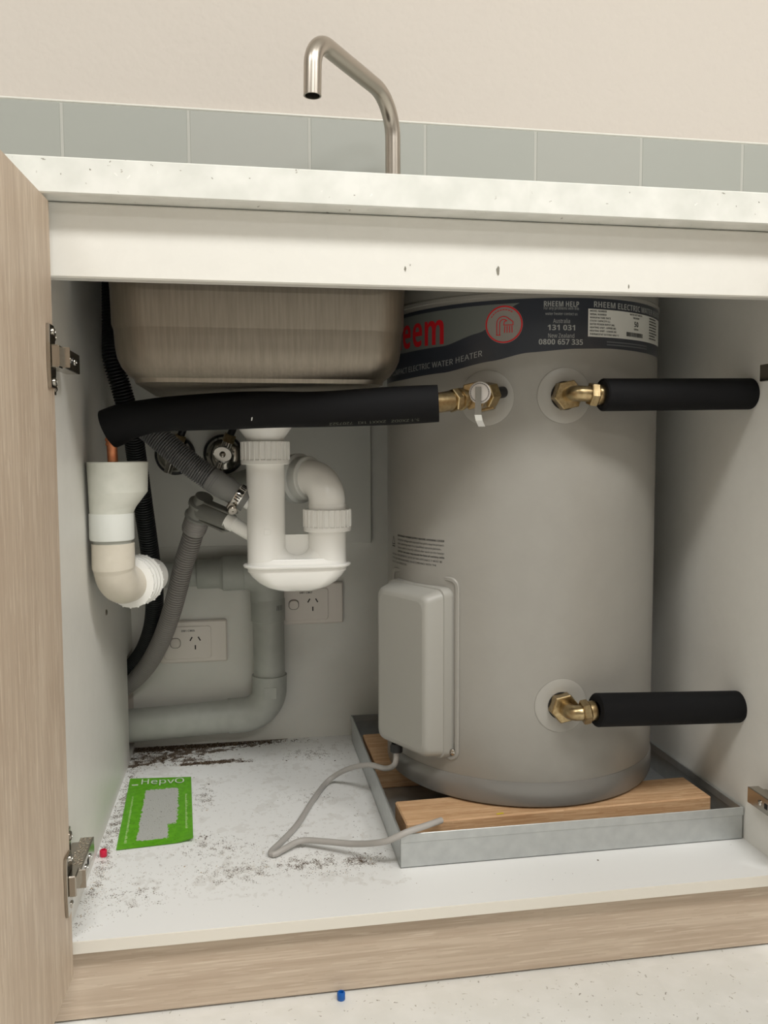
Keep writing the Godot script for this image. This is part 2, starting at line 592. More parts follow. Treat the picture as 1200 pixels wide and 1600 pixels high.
# ---------------------------------------------------------------- the setting
func room() -> void:
	ofs = Vector3.ZERO
	var st := begin()
	span(st, Vector3(-2.6, -0.1, -0.75), Vector3(3.2, -0.007, 6.0), 0.0)
	struct("floor", st, M.floor)
	st = begin()
	span(st, Vector3(-2.6, 3.0, -0.75), Vector3(3.2, 3.1, 6.0), 0.0)
	struct("ceiling", st, M.ceiling)
	st = begin()
	span(st, Vector3(-2.6, -0.007, -0.75), Vector3(3.2, 3.0, -0.602), 0.0)
	var back := struct("wall_back", st, M.paint)
	st = begin()
	span(st, Vector3(-2.7, -0.1, -0.75), Vector3(-2.6, 3.1, 6.0), 0.0)
	struct("wall_left", st, M.paint_dim)
	st = begin()
	span(st, Vector3(3.2, -0.1, -0.75), Vector3(3.3, 3.1, 6.0), 0.0)
	struct("wall_right", st, M.paint_dim)
	st = begin()
	span(st, Vector3(-2.7, -0.1, 6.0), Vector3(3.3, 3.1, 6.1), 0.0)
	struct("wall_front", st, M.paint_dim)
	# splashback: one row of grey tiles on a bed of grout, a white bead on top
	st = begin()
	span(st, Vector3(-0.92, 0.9, -0.602), Vector3(1.76, 1.187, -0.5908), 0.0)
	obj("grout", st, M.grout, back)
	for k in range(-4, 8):
		st = begin()
		var x := -0.0888 + 0.2035 * k
		span(st, Vector3(x + 0.0020, 0.9015, -0.601), Vector3(x + 0.2015, 1.1852, -0.5900), 0.0012)
		obj("tile", st, M.tile if k % 3 != 1 else M.tile_b, back)
	st = begin()
	span(st, Vector3(-0.92, 1.1856, -0.602), Vector3(1.76, 1.1895, -0.5892), 0.0012)
	obj("trim", st, M.trim, back)

# ---------------------------------------------------------------- cabinet
func cabinet() -> void:
	var t := thing("sink_cabinet", "white open sink cabinet with greige oak doors and kickboard, under the speckled benchtop", "cabinet", Vector3(IW / 2, 0, -0.3))
	# side panels; the left one is cut out at the back for hoses and drain
	var st := begin()
	var poly := PackedVector2Array([Vector2(0, 0.0784), Vector2(0, 0.8645), Vector2(BACK, 0.8645), Vector2(BACK, 0.272), Vector2(-0.53, 0.272), Vector2(-0.53, 0.1), Vector2(BACK, 0.1), Vector2(BACK, 0.0784)])
	plate(st, poly, Transform3D(Basis(Vector3(0, 0, 1), Vector3(0, 1, 0), Vector3(-1, 0, 0)), Vector3.ZERO), 0.016, 0.0)
	obj("side_panel", st, M.white, t)
	st = begin()
	span(st, Vector3(-0.034, 0.0784, BACK), Vector3(-0.0175, 0.8645, -0.0005))
	obj("side_panel", st, M.white, t)
	st = begin()
	span(st, Vector3(IW, 0.0784, BACK), Vector3(IW + 0.016, 0.8645, 0))
	obj("side_panel", st, M.white, t)
	# back, with a thinner panel screwed over the pipe opening
	st = begin()
	span(st, Vector3(0, SH - 0.014, -0.6015), Vector3(IW, 0.8645, BACK), 0.0)
	var bk := obj("back_panel", st, M.back, t)
	st = begin()
	span(st, Vector3(0.004, 0.447, BACK), Vector3(0.4225, 0.86, BACK + 0.009), 0.0012)
	obj("access_panel", st, M.panel, bk)
	st = begin()
	span(st, Vector3(0.0, 0.79, -0.018), Vector3(IW, 0.8645, 0), 0.0016)
	var rail := obj("front_rail", st, M.white, t)
	var chip := mat("chipped_melamine", c8(132, 128, 116), 0.9)
	for q in [[0.474, 0.8105, 0.0022, 0.0055], [0.627, 0.7975, 0.0009, 0.003], [0.3705, 0.8095, 0.0013, 0.0032], [0.376, 0.8135, 0.0005, 0.0012]]:   # the chips knocked out of the rail
		st = begin()
		var pts := []
		for i in 9:
			var a := TAU * i / 9
			pts.append(Vector2(cos(a) * q[2] * rng.randf_range(0.5, 1.1), sin(a) * q[3] * rng.randf_range(0.6, 1.1)))
		patch(st, pts, onflat(Vector3(q[0], q[1], 0.0003), Vector3.RIGHT, Vector3.UP), 1.0)
		obj("chip_mark", st, chip, rail)
	# bottom panel: its top wears the dirt texture, its front edge the edging strip
	st = begin()
	span(st, Vector3(0.0, 0.0784, BACK), Vector3(IW, SH - 0.0004, -0.001), 0.0)
	var bot := obj("bottom_panel", st, M.edge, t)
	st = begin()
	st.set_uv(Vector2(0, 1)); st.add_vertex(Vector3(0, SH, 0) - ofs)
	st.set_uv(Vector2(0, 0)); st.add_vertex(Vector3(0, SH, BACK) - ofs)
	st.set_uv(Vector2(1, 0)); st.add_vertex(Vector3(IW, SH, BACK) - ofs)
	st.set_uv(Vector2(0, 1)); st.add_vertex(Vector3(0, SH, 0) - ofs)
	st.set_uv(Vector2(1, 0)); st.add_vertex(Vector3(IW, SH, BACK) - ofs)
	st.set_uv(Vector2(1, 1)); st.add_vertex(Vector3(IW, SH, 0) - ofs)
	var dm := mat("dirty_melamine", Color.WHITE, 0.4)
	dm.albedo_texture = dirty_top()
	obj("laminate_top", st, dm, bot, "white laminate stained and littered with dirt")
	st = begin()
	span(st, Vector3(-0.016, 0.0784, -0.0008), Vector3(IW + 0.016, SH + 0.0001, 0.0004), 0.0004)
	obj("edging_strip", st, M.edge, bot)
	st = begin()
	span(st, Vector3(-0.12, -0.0045, -0.030), Vector3(IW + 0.08, 0.0783, -0.014), 0.0008)
	obj("kickboard", st, M.oak_h, t, "greige oak kickboard with the grain running sideways")
	# doors, both swung out a right angle
	for side in [-1, 1]:
		var hx: float = 0.0105 if side < 0 else IW - 0.0105
		var b := Basis(Vector3.UP, deg_to_rad(-2.6 if side < 0 else 4.0))
		st = begin()
		box(st, Vector3(hx, 0.463, 0.014) + b * Vector3(side * 0.0085, 0, 0.223), Vector3(0.017, 0.797, 0.446), 0.0008, b)
		var door := obj("door", st, M.oak, t, "greige oak door swung open on the %s" % ("left" if side < 0 else "right"))
		for hy in [0.708, 0.172]:
			hinge(door if false else t, Vector3(hx, hy, 0.0), side)
	# a screw left in the left wall under the tundish
	st = begin()
	screw(st, Vector3(0.0, 0.386, -0.327), Vector3.RIGHT, 0.0042)
	obj("screw", st, M.nickel, t)

func hinge(parent: Node3D, o: Vector3, side: int) -> void:
	# the plate on the door, the arm reaching into the cabinet and the cross plate on the wall; built for the left, turned for the right
	var b := Basis.IDENTITY if side < 0 else Basis(Vector3.FORWARD, PI)
	var wall := Vector3(0.0 if side < 0 else IW, o.y, 0.0)
	var st := begin()
	var outline := PackedVector2Array([Vector2(-0.012, -0.031), Vector2(0.008, -0.031), Vector2(0.0115, -0.016), Vector2(0.0115, 0.016), Vector2(0.008, 0.031), Vector2(-0.012, 0.031), Vector2(-0.014, 0.012), Vector2(-0.014, -0.012)])
	# on the door: local x runs towards the cabinet (-z), local z off the door
	var px := Transform3D(b * Basis(Vector3(0, 0, -1), Vector3(0, 1, 0), Vector3(1, 0, 0)), o + b * Vector3(-0.0008, 0, 0.027))
	plate(st, outline, px, 0.0032, 0.0006)
	box(st, o + b * Vector3(0.006, 0, 0.027), Vector3(0.008, 0.022, 0.02), 0.0012, b)
	var cup := obj("hinge", st, M.nickel, parent, "nickel cabinet hinge with screwed plates")
	for sy in [-1, 1]:
		st = begin()
		screw(st, o + b * Vector3(0.0024, sy * 0.0245, 0.024), b * Vector3.RIGHT, 0.0038)
		obj("screw", st, M.chrome, cup)
	st = begin()   # arm: a folded channel
	box(st, o + b * Vector3(0.0105, 0, 0.021), Vector3(0.013, 0.020, 0.0016), 0.0005, b)
	box(st, wall + b * Vector3(0.0222, 0, -0.017), Vector3(0.0016, 0.0205, 0.076), 0.0005, b)
	for sy in [-1, 1]:
		box(st, wall + b * Vector3(0.0152, sy * 0.0098, -0.017), Vector3(0.0135, 0.0012, 0.074), 0.0004, b)
	obj("hinge_arm", st, M.nickel, cup)
	for q in [-0.004, -0.028]:
		st = begin()
		screw(st, wall + b * Vector3(0.0228, 0, q), b * Vector3.RIGHT, 0.0034)
		obj("adjusting_screw", st, M.chrome, cup)
	st = begin()
	box(st, wall + b * Vector3(0.0231, 0, -0.016), Vector3(0.0008, 0.007, 0.006), 0.0002, b)
	obj("slot", st, M.dark, cup)
	st = begin()   # wall plate with its two wings
	box(st, wall + b * Vector3(0.0045, 0, -0.024), Vector3(0.0088, 0.016, 0.05), 0.001, b)
	var wing := PackedVector2Array([Vector2(-0.007, -0.034), Vector2(0.007, -0.034), Vector2(0.0085, -0.022), Vector2(0.006, -0.008), Vector2(0.006, 0.008), Vector2(0.0085, 0.022), Vector2(0.007, 0.034), Vector2(-0.007, 0.034), Vector2(-0.0085, 0.022), Vector2(-0.006, 0.008), Vector2(-0.006, -0.008), Vector2(-0.0085, -0.022)])
	plate(st, wing, Transform3D(b * Basis(Vector3(0, 0, -1), Vector3(0, 1, 0), Vector3(1, 0, 0)), wall + b * Vector3(0, 0, -0.026)), 0.0026, 0.0006)
	obj("mounting_plate", st, M.nickel, cup)
	for sy in [-1, 1]:
		st = begin()
		screw(st, wall + b * Vector3(0.0024, sy * 0.026, -0.026), b * Vector3.RIGHT, 0.0052)
		obj("screw", st, M.nickel, cup)

func dirty_top() -> ImageTexture:
	# white laminate with its stains where the photograph has them: a rotted dark band along the back wall, crumbs and scuffs
	var w := 1280
	var h := 900
	var im := Image.create(w, h, false, Image.FORMAT_RGB8)
	var n1 := noise(1.0, 5, 51)
	var n2 := noise(1.0, 4, 52)
	var n3 := noise(1.0, 3, 53)
	var white := c8(241, 241, 239)
	var rot := c8(58, 42, 30)
	var grime := c8(150, 138, 122)
	# blots: x, z, reach in x, reach in z, strength
	var blots := [[0.04, -0.54, 0.05, 0.025, 0.95], [0.135, -0.502, 0.042, 0.007, 1.5], [0.19, -0.497, 0.02, 0.004, 1.0], [0.10, -0.52, 0.03, 0.012, 1.0], [0.30, -0.52, 0.05, 0.03, 0.45], [0.13, -0.36, 0.02, 0.05, 0.5], [0.012, -0.3, 0.014, 0.3, 0.62],
		[0.27, -0.13, 0.06, 0.025, 0.6], [0.335, -0.125, 0.025, 0.02, 0.72], [0.18, -0.12, 0.05, 0.03, 0.5], [0.15, -0.19, 0.05, 0.03, 0.48], [0.29, -0.33, 0.03, 0.025, 0.5], [0.25, -0.2, 0.04, 0.04, 0.4], [0.06, -0.09, 0.05, 0.05, 0.35]]
	for y in h:
		var z := BACK * (1.0 - float(y) / h)
		for x in w:
			var X := IW * float(x) / w
			var c := white
			if X < 0.42 or z > -0.12:
				var fine := n1.get_noise_2d(X * 420.0, z * 420.0)
				var mid := n2.get_noise_2d(X * 60.0, z * 60.0)
				var low := n3.get_noise_2d(X * 14.0, z * 14.0)
				# dull scuffs and dried splashes
				var sc := n3.get_noise_2d(X * 95.0 + 40.0, z * 60.0)
				if low + 0.6 * mid > 0.36 and X < 0.39 and z < -0.06:
					c = c.lerp(grime, 0.09)
				if sc > 0.42 and X < 0.39 and z < -0.05:
					c = c.lerp(grime, 0.10)
				var s := 0.0
				for q in blots:
					var dx: float = (X - q[0]) / q[2]
					var dz: float = (z - q[1]) / q[3]
					var d := dx * dx + dz * dz
					if d < 4.0:
						s = maxf(s, q[4] * exp(-d * 0.9))
				# the rotted strip along the back: solid at the wall, broken islands in front of it, one streak further out
				var grown := 0.026 * (1.0 - pow(clampf(X / 0.268, 0.0, 1.0), 3.0)) + 0.012 * mid + 0.006 * fine
				if X < 0.268 and z < BACK + grown:
					s = maxf(s, 2.6)
				elif X < 0.24 and z < BACK + 0.085 * (1.0 - X / 0.24) + 0.022 * mid + 0.012:
					s = maxf(s, 0.86 + 0.9 * low + 0.7 * mid)
				if X > 0.085 and X < 0.185 and absf(z + 0.504 + 0.004 * low) < 0.0065 + 0.006 * mid:
					s = maxf(s, 1.7 if X < 0.165 else 0.95)
				if s > 0.05:
					var v := fine * 0.9 + mid * 0.55 + (s - 0.76)
					if v > 0.0:
						c = c.lerp(rot.lerp(grime, clampf(0.35 - fine * 1.4, 0.0, 0.8)), clampf(0.55 + v * 3.0, 0.0, 0.96))
			im.set_pixel(x, y, c)
	return ImageTexture.create_from_image(im)

# ---------------------------------------------------------------- benchtop, sink, tap
func benchtop() -> void:
	ofs = Vector3(0.5, 0.8653, -0.28)
	var st := begin()
	var y0 := 0.8653
	var y1 := 0.9
	span(st, Vector3(-0.9, y0, -0.05), Vector3(1.75, y1, 0.027), 0.0012)
	span(st, Vector3(-0.9, y0, -0.5899), Vector3(1.75, y1, -0.462), 0.0)
	span(st, Vector3(-0.9, y0, -0.462), Vector3(0.034, y1, -0.05), 0.0)
	span(st, Vector3(0.404, y0, -0.462), Vector3(1.75, y1, -0.05), 0.0)
	single("benchtop", st, M.stone, "pale speckled stone-look laminate benchtop with a square front edge, over the cabinet", "benchtop")

func sinkring(w: float, d: float, r: float, y: float) -> PackedVector3Array:
	var out := PackedVector3Array()
	for v in rrect(w, d, r, 8):
		out.append(Vector3(0.2195 + v.x, y, -0.258 - v.y))
	return out

func sink() -> void:
	var t := thing("sink", "brushed stainless steel sink bowl hanging below the benchtop, left of the heater", "sink", Vector3(0.2185, 0.69, -0.262))
	var st := begin()
	var W := 0.356
	var D := 0.362
	var y := 0.6905
	var rings := []
	for q in [[0.10, 0.0], [0.060, 0.0], [0.044, 0.0006], [0.032, 0.0030], [0.022, 0.0075], [0.0135, 0.0140], [0.0070, 0.0225], [0.0030, 0.0320], [0.0012, 0.0430]]:   # in from the side, up
		rings.append(sinkring(W - 0.016 - 2 * q[0], D - 0.016 - 2 * q[0], maxf(0.012, 0.040 - q[0] * 0.4), y + q[1]))
	rings.append(sinkring(W - 0.002, D - 0.002, 0.042, 0.862))
	rings.append(sinkring(W, D, 0.042, 0.9003))
	rings.append(sinkring(W + 0.04, D + 0.04, 0.05, 0.9003))
	rings.append(sinkring(W + 0.04, D + 0.04, 0.05, 0.9018))
	rings.append(sinkring(W - 0.006, D - 0.006, 0.04, 0.9018))
	rings.append(sinkring(W - 0.012, D - 0.012, 0.04, 0.76))
	rings.append(sinkring(W - 0.06, D - 0.06, 0.03, 0.6945))
	rings.append(sinkring(W - 0.22, D - 0.22, 0.02, 0.692))
	loft(st, rings, true, true)
	obj("bowl", st, M.steel, t)
	st = begin()   # waste body under the bowl
	lathe(st, [[0.052, 0.6893], [0.052, 0.6865], [0.046, 0.683], [0.04, 0.674], [0.036, 0.668]].map(func(q): return [q[0], q[1]]), Transform3D(Basis.IDENTITY, Vector3(0.226, 0, -0.27)), 36)
	rev_y(st)
	obj("waste_body", st, M.chrome, t)

func rev_y(_st: SurfaceTool) -> void:
	pass

func tap() -> void:
	var t := thing("tap", "brushed steel gooseneck tap rising behind the sink against the grey tiles", "tap", Vector3(0.448, 0.9, -0.5))
	var a := Vector3(0.448, 0.9, -0.5)
	var path := fillet([a, Vector3(0.4475, 1.186, -0.5), Vector3(0.301, 1.189, -0.31), Vector3(0.2995, 1.108, -0.31)], [0.062, 0.042], 14)
	var st := begin()
	var o := ringsalong(path, 0.0126, 32)
	var i := ringsalong(path, 0.0106, 32)
	var keep := [o[0]]
	for r in o.slice(1):
		keep.append(r)
	keep.append(i[-1])
	keep.append(i[-2])
	loft(st, keep, true, true)
	obj("spout", st, M.tapsteel, t)
	st = begin()
	lathe(st, [[0.0, 0.0], [0.025, 0.0], [0.025, 0.004], [0.0235, 0.006], [0.018, 0.007], [0.0, 0.007]], Transform3D(Basis.IDENTITY, a), 36)
	obj("base_flange", st, M.tapsteel, t)

# ---------------------------------------------------------------- tray and timber
func tray_and_timber() -> void:
	var x0 := 0.3815
	var x1 := 0.8485
	var z1 := -0.0945
	var z0 := -0.566
	var y0 := SH + 0.0003
	var y1 := 0.1365
	var t := thing("drip_tray", "galvanised sheet metal tray with folded rims under the water heater", "tray", Vector3((x0 + x1) / 2, SH, (z0 + z1) / 2))
	var st := begin()
	span(st, Vector3(x0, y0, z0), Vector3(x1, y0 + 0.001, z1), 0.0)
	obj("tray_floor", st, M.galv, t)
	st = begin()
	span(st, Vector3(x0, y0, z1 - 0.001), Vector3(x1, y1, z1), 0.0004)
	span(st, Vector3(x0, y1 - 0.011, z1), Vector3(x1, y1 + 0.0006, z1 + 0.0014), 0.0005)
	obj("tray_side", st, M.galv, t)
	st = begin()
	span(st, Vector3(x0, y0, z0), Vector3(x0 + 0.001, y1 + 0.003, z1), 0.0004)
	span(st, Vector3(x0 - 0.0016, y1 - 0.009, z0), Vector3(x0, y1 + 0.0034, z1), 0.0005)
	obj("tray_side", st, M.galv, t)
	st = begin()
	span(st, Vector3(x1 - 0.001, y0, z0), Vector3(x1, y1, z1), 0.0004)
	span(st, Vector3(x1 - 0.0035, y1 - 0.011, z0), Vector3(x1 - 0.001, y1 + 0.0006, z1), 0.0005)
	obj("tray_side", st, M.galv, t)
	st = begin()
	span(st, Vector3(x0, y0, z0), Vector3(x1, y1 + 0.003, z0 + 0.001), 0.0004)
	span(st, Vector3(x0, y1 - 0.009, z0 + 0.001), Vector3(x1, y1 + 0.0036, z0 + 0.0025), 0.0005)
	obj("tray_side", st, M.galv, t)
	# the timber bearers
	for q in [[Vector3(0.608, 0.1158, -0.1605), Vector3(0.43, 0.0443, 0.071), 1.5, "pale pine timber bearer at the front of the tray under the heater"], [Vector3(0.6, 0.1158, -0.405), Vector3(0.425, 0.0443, 0.125), 0.4, "broad timber bearer at the shadowed back of the tray"]]:
		ofs = q[0] - Vector3(0, q[1].y / 2, 0)
		st = begin()
		box(st, q[0], q[1], 0.0018, Basis(Vector3.UP, deg_to_rad(q[2])))
		single("timber_bearer", st, M.pine, q[3], "timber", "timber bearers in the tray")

# ---------------------------------------------------------------- water heater
func heater() -> void:
	var t := thing("water_heater", "grey cylindrical electric water heater standing on timber in the metal tray", "water heater", TC + Vector3(0, 0.138, 0))
	var x := Transform3D(Basis.IDENTITY, TC)
	var st := begin()
	lathe(st, [[0.196, 0.170], [TR, 0.1755], [TR, 0.30], [TR, 0.45], [TR, 0.60], [TR, 0.8085]], x, 144)
	obj("tank_shell", st, M.tank, t)
	st = begin()
	lathe(st, [[0.180, 0.1385], [0.1935, 0.1385], [0.1985, 0.1415], [0.2003, 0.147], [0.2003, 0.1705], [0.199, 0.1742], [0.1965, 0.1748]], x, 144)
	obj("base_ring", st, M.ring, t)
	st = begin()
	lathe(st, [[0.199, 0.8085], [0.2006, 0.8093], [0.2006, 0.8135], [0.1995, 0.8148], [0.1985, 0.8152], [0.1985, 0.838], [0.194, 0.846], [0.15, 0.852], [0.0, 0.854]], x, 144)
	obj("top_lid", st, M.tank, t)
	# printed band
	var bot := [[-110.0, 0.7127], [-73.5, 0.7127], [-48.0, 0.7168], [-28.5, 0.7286], [-15.4, 0.738], [2.5, 0.7431], [18.0, 0.745], [58.0, 0.7431], [100.0, 0.738]]
	var at := func(tab: Array, deg: float) -> float:
		for i in tab.size() - 1:
			if deg <= tab[i + 1][0]:
				var k: float = (deg - tab[i][0]) / (tab[i + 1][0] - tab[i][0])
				return lerpf(tab[i][1], tab[i + 1][1], smoothstep(0.0, 1.0, k) * 0.5 + k * 0.5)
		return tab[-1][1]
	var top := func(deg: float) -> float: return 0.8062 + 0.00006 * (deg + 12.0)
	strip(t, "printed_band", -108.0, 98.0, func(d): return at.call(bot, d), top, 0.0003, M.navy)
	var sw := [[-110.0, 0.7494], [-71.0, 0.7494], [-48.2, 0.7516], [-33.2, 0.7654], [-18.6, 0.8005]]
	strip(t, "printed_swoosh", -108.0, -18.7, func(d): return at.call(sw, d), func(d): return top.call(d) - 0.0052, 0.0006, M.swoosh)
	lettering("printed_name", "Rheem", 0.0415, 0.132, 1, oncyl(-48.2, 0.7545, 0.0009), M.red, t)
	var follow := func(q: Vector2):
		var deg := -32.2 + rad_to_deg(q.x / TR)
		return oncyl(-32.2, at.call(bot, deg) + 0.0085, 0.0009).call(q)
	lettering("printed_words", "COMPACT ELECTRIC WATER HEATER", 0.0072, 0.176, 1, follow, M.pale, t, false)
	# round emblem: a ring around an arch and shower head with falling water
	var em := oncyl(-24.2, 0.7744, 0.0009)
	st = begin()
	patch(st, circle(0.0240, 48), em)
	obj("emblem_disc", st, mat("emblem_ground", c8(146, 142, 136), 0.4), t)
	em = oncyl(-24.2, 0.7744, 0.0012)
	st = begin()
	band2(st, circle(0.0236, 56), circle(0.0217, 56), em)
	var arch := []
	for i in 11:
		var a := PI * (1.0 - i / 10.0)
		arch.append(Vector2(-0.0005 + 0.0085 * cos(a), 0.0015 + 0.0085 * sin(a)))
	for s in [1.0, 0.56]:
		var line := [Vector2(-0.0005 - 0.0085 * s, -0.0135)]
		for v in arch.slice(0, 9):
			line.append(Vector2(-0.0005, 0.0015) + (v - Vector2(-0.0005, 0.0015)) * s)
		stroke(st, line, 0.0011, em)
	stroke(st, [Vector2(-0.0095, -0.0135), Vector2(-0.0045, -0.0135)], 0.0011, em)
	stroke(st, [Vector2(0.0055, 0.0075), Vector2(0.0115, 0.0030), Vector2(0.0115, -0.0010), Vector2(-0.0002, -0.0010), Vector2(0.0006, 0.0035), Vector2(0.004, 0.0045)], 0.0011, em)
	for i in 4:
		stroke(st, [Vector2(0.0012 + 0.0030 * i, -0.0025), Vector2(0.0008 + 0.0032 * i, -0.0105)], 0.0011, em)
	for i in 9:   # the small words round the rim
		var a := deg_to_rad(150.0 - i * 11.0)
		stroke(st, [Vector2(cos(a), sin(a)) * 0.0185, Vector2(cos(a - 0.11), sin(a - 0.11)) * 0.0185], 0.0011, em)
	obj("emblem_drawing", st, M.red, t)
	# help lines
	for q in [["RHEEM HELP", 0.0066, 0.046, 0.7922, true], ["For any problems with this", 0.0034, 0.046, 0.7885, false], ["water heater contact us", 0.0034, 0.042, 0.7815, false], ["Australia", 0.0052, 0.022, 0.7715, false], ["131 031", 0.0068, 0.036, 0.7625, true], ["New Zealand", 0.0052, 0.034, 0.7515 + 0.0015, false], ["0800 657 335", 0.0068, 0.058, 0.7475 - 0.003, true]]:
		lettering("printed_words", q[0], q[1], q[2], 0, oncyl(-3.2, q[3] + 0.0035, 0.0009), M.pale, t, q[4])
	lettering("printed_words", "RHEEM ELECTRIC WATER HEATER", 0.0072, 0.165, -1, oncyl(9.5, 0.7965, 0.0009), M.pale, t)
	# rating label
	var arc := func(deg: float) -> float: return deg_to_rad(deg) * TR
	st = begin()
	patch(st, [Vector2(0, 0), Vector2(arc.call(50.5), 0), Vector2(arc.call(50.5), 0.0352), Vector2(0, 0.0352)], oncyl(7.2, 0.759, 0.0007))
	var lab := obj("rating_label", st, M.paper, t, "white rating label with a barcode")
	var rows := ["MODEL NUMBER", "SERIAL NUMBER", "MANUFACTURE DATE", "STATIC CAPACITY (L)", "RATED POWER INPUT (W)", "HEATING UNIT - UPPER (W)", "HEATING UNIT - LOWER (W)", "THERMOSTAT SETTING MAX °C"]
	for i in 8:
		lettering("label_line", rows[i], 0.0023, 0.0, -1, oncyl(7.9, 0.7905 - 0.0042 * i, 0.0010), M.ink, lab)
	lettering("label_line", "RATED HOT WATER", 0.0023, 0.0, 0, oncyl(31.5, 0.7905, 0.0010), M.ink, lab)
	lettering("label_line", "DELIVERY", 0.0023, 0.0, 0, oncyl(31.5, 0.7862, 0.0010), M.ink, lab)
	lettering("label_figure", "50", 0.0066, 0.0, 0, oncyl(31.5, 0.7762, 0.0010), M.ink, lab)
	lettering("label_line", "Litres", 0.0026, 0.0, 0, oncyl(31.5, 0.7718, 0.0010), M.ink, lab)
	st = begin()   # bars of the barcode
	var bx := 0.0
	while bx < 0.037:
		var bw := rng.randf_range(0.0005, 0.0016)
		patch(st, [Vector2(bx, 0), Vector2(bx + bw, 0), Vector2(bx + bw, 0.0056), Vector2(bx, 0.0056)], oncyl(25.5, 0.7628, 0.0010), 1.0)
		bx += bw + rng.randf_range(0.0003, 0.0010)
	obj("barcode", st, M.ink, lab).set_meta("kind", "stuff")
	st = begin()   # lines of small print beside it, too small to read
	for i in 8:
		var px := 0.0
		var end := rng.randf_range(0.022, 0.034)
		while px < end:
			var wd := rng.randf_range(0.0015, 0.004)
			patch(st, [Vector2(px, 0), Vector2(px + wd, 0), Vector2(px + wd, 0.0017), Vector2(px, 0.0017)], oncyl(42.0, 0.7905 - 0.0038 * i, 0.0010), 1.0)
			px += wd + 0.0006
	obj("small_print", st, M.ink, lab).set_meta("kind", "stuff")
	for i in 2:
		st = begin()
		patch(st, [Vector2(0, 0), Vector2(0.085, 0), Vector2(0.085, 0.0016), Vector2(0, 0.0016)], oncyl(15.5, 0.7525 - 0.0036 * i, 0.0009))
		obj("printed_rule", st, mat("dim_print", c8(104, 107, 110), 0.4), t)
	# warning print above the cover
	var wl := ["DISCONNECT POWER SUPPLY BEFORE OPENING COVER", "Dangerous voltages and exposed live parts may be present.", "Refer servicing work to a qualified service person.", "Ensure cover is correctly refitted after work on the heater", "CAUTION  Hot water may exceed the limit of sanitary units"]
	for i in 5:
		lettering("warning_print", wl[i], 0.0026, 0.103 if i != 2 else 0.098, -1, oncyl(-77.5, 0.4905 - 0.0056 * i, 0.0004), M.ink, t, i == 0 or i == 4)
	wl = ["WARNING  FOR CONTINUED SAFETY OF THIS APPLIANCE IT MUST BE", "INSTALLED AND MAINTAINED IN ACCORDANCE WITH THE", "MANUFACTURER'S INSTRUCTIONS"]
	for i in 3:
		lettering("warning_print", wl[i], 0.0026, [0.122, 0.112, 0.05][i], -1, oncyl(-84.0, 0.4622 - 0.0056 * i, 0.0004), M.ink, t, false)
	st = begin()
	var tr3 := oncyl(-82.5, 0.478, 0.0004)
	stroke(st, [Vector2(-0.006, 0), Vector2(0.006, 0), Vector2(0, 0.0115), Vector2(-0.006, 0)], 0.0011, tr3)
	stroke(st, [Vector2(-0.006, -0.003), Vector2(0.006, -0.003)], 0.0016, tr3)
	obj("warning_triangle", st, M.ink, t)
	# clear plastic discs round the three connections
	for q in [[-30.6, 0.6815], [-1.7, 0.6835], [-1.5, 0.2785]]:
		st = begin()
		disc(st, q[0], q[1], 0.0355)
		obj("connection_disc", st, M.grommet, t)
	cover_box(t)
	cord(t)

func strip(parent: Node3D, called: String, d0: float, d1: float, lo: Callable, hi: Callable, lift: float, m: Material) -> void:
	var st := begin()
	st.set_smooth_group(1)
	var n := int((d1 - d0) / 1.5)
	for i in n:
		var a := lerpf(d0, d1, float(i) / n)
		var b := lerpf(d0, d1, float(i + 1) / n)
		quad(st, oncyl(a, lo.call(a), lift).call(Vector2.ZERO), oncyl(a, hi.call(a), lift).call(Vector2.ZERO), oncyl(b, hi.call(b), lift).call(Vector2.ZERO), oncyl(b, lo.call(b), lift).call(Vector2.ZERO))
	obj(called, st, m, parent)

func band2(st: SurfaceTool, o: Array, i: Array, onto: Callable) -> void:   # a flat ring
	var n := o.size()
	var c: Vector3 = onto.call(Vector2.ZERO)
	var out := (onto.call(Vector2(0.001, 0)) - c).cross(onto.call(Vector2(0, 0.001)) - c) as Vector3
	for j in n:
		var k := (j + 1) % n
		qfacing(st, onto.call(o[j]), onto.call(o[k]), onto.call(i[k]), onto.call(i[j]), out)

func stroke(st: SurfaceTool, line: Array, w: float, onto: Callable) -> void:   # a flat drawn line
	var c: Vector3 = onto.call(Vector2.ZERO)
	var out := (onto.call(Vector2(0.001, 0)) - c).cross(onto.call(Vector2(0, 0.001)) - c) as Vector3
	for i in line.size() - 1:
		var d: Vector2 = (line[i + 1] - line[i]).normalized()
		var s := d.orthogonal() * w / 2
		var a: Vector2 = line[i] - d * w * 0.3
		var b: Vector2 = line[i + 1] + d * w * 0.3
		qfacing(st, onto.call(a + s), onto.call(b + s), onto.call(b - s), onto.call(a - s), out)

func disc(st: SurfaceTool, deg: float, y: float, r: float) -> void:   # a thin domed disc that hugs the shell
	var n := 48
	var steps := [[r, 0.0], [r, 0.0011], [r * 0.97, 0.0016], [r * 0.7, 0.0018], [r * 0.40, 0.0018], [r * 0.38, 0.0]]
	var rings := []
	for q in steps:
		var ring := PackedVector3Array()
		for j in n:
			var a := TAU * j / n
			ring.append(oncyl(deg, y, q[1]).call(Vector2(cos(a), sin(a)) * q[0]))
		rings.append(ring)
	loft(st, rings, false, false)

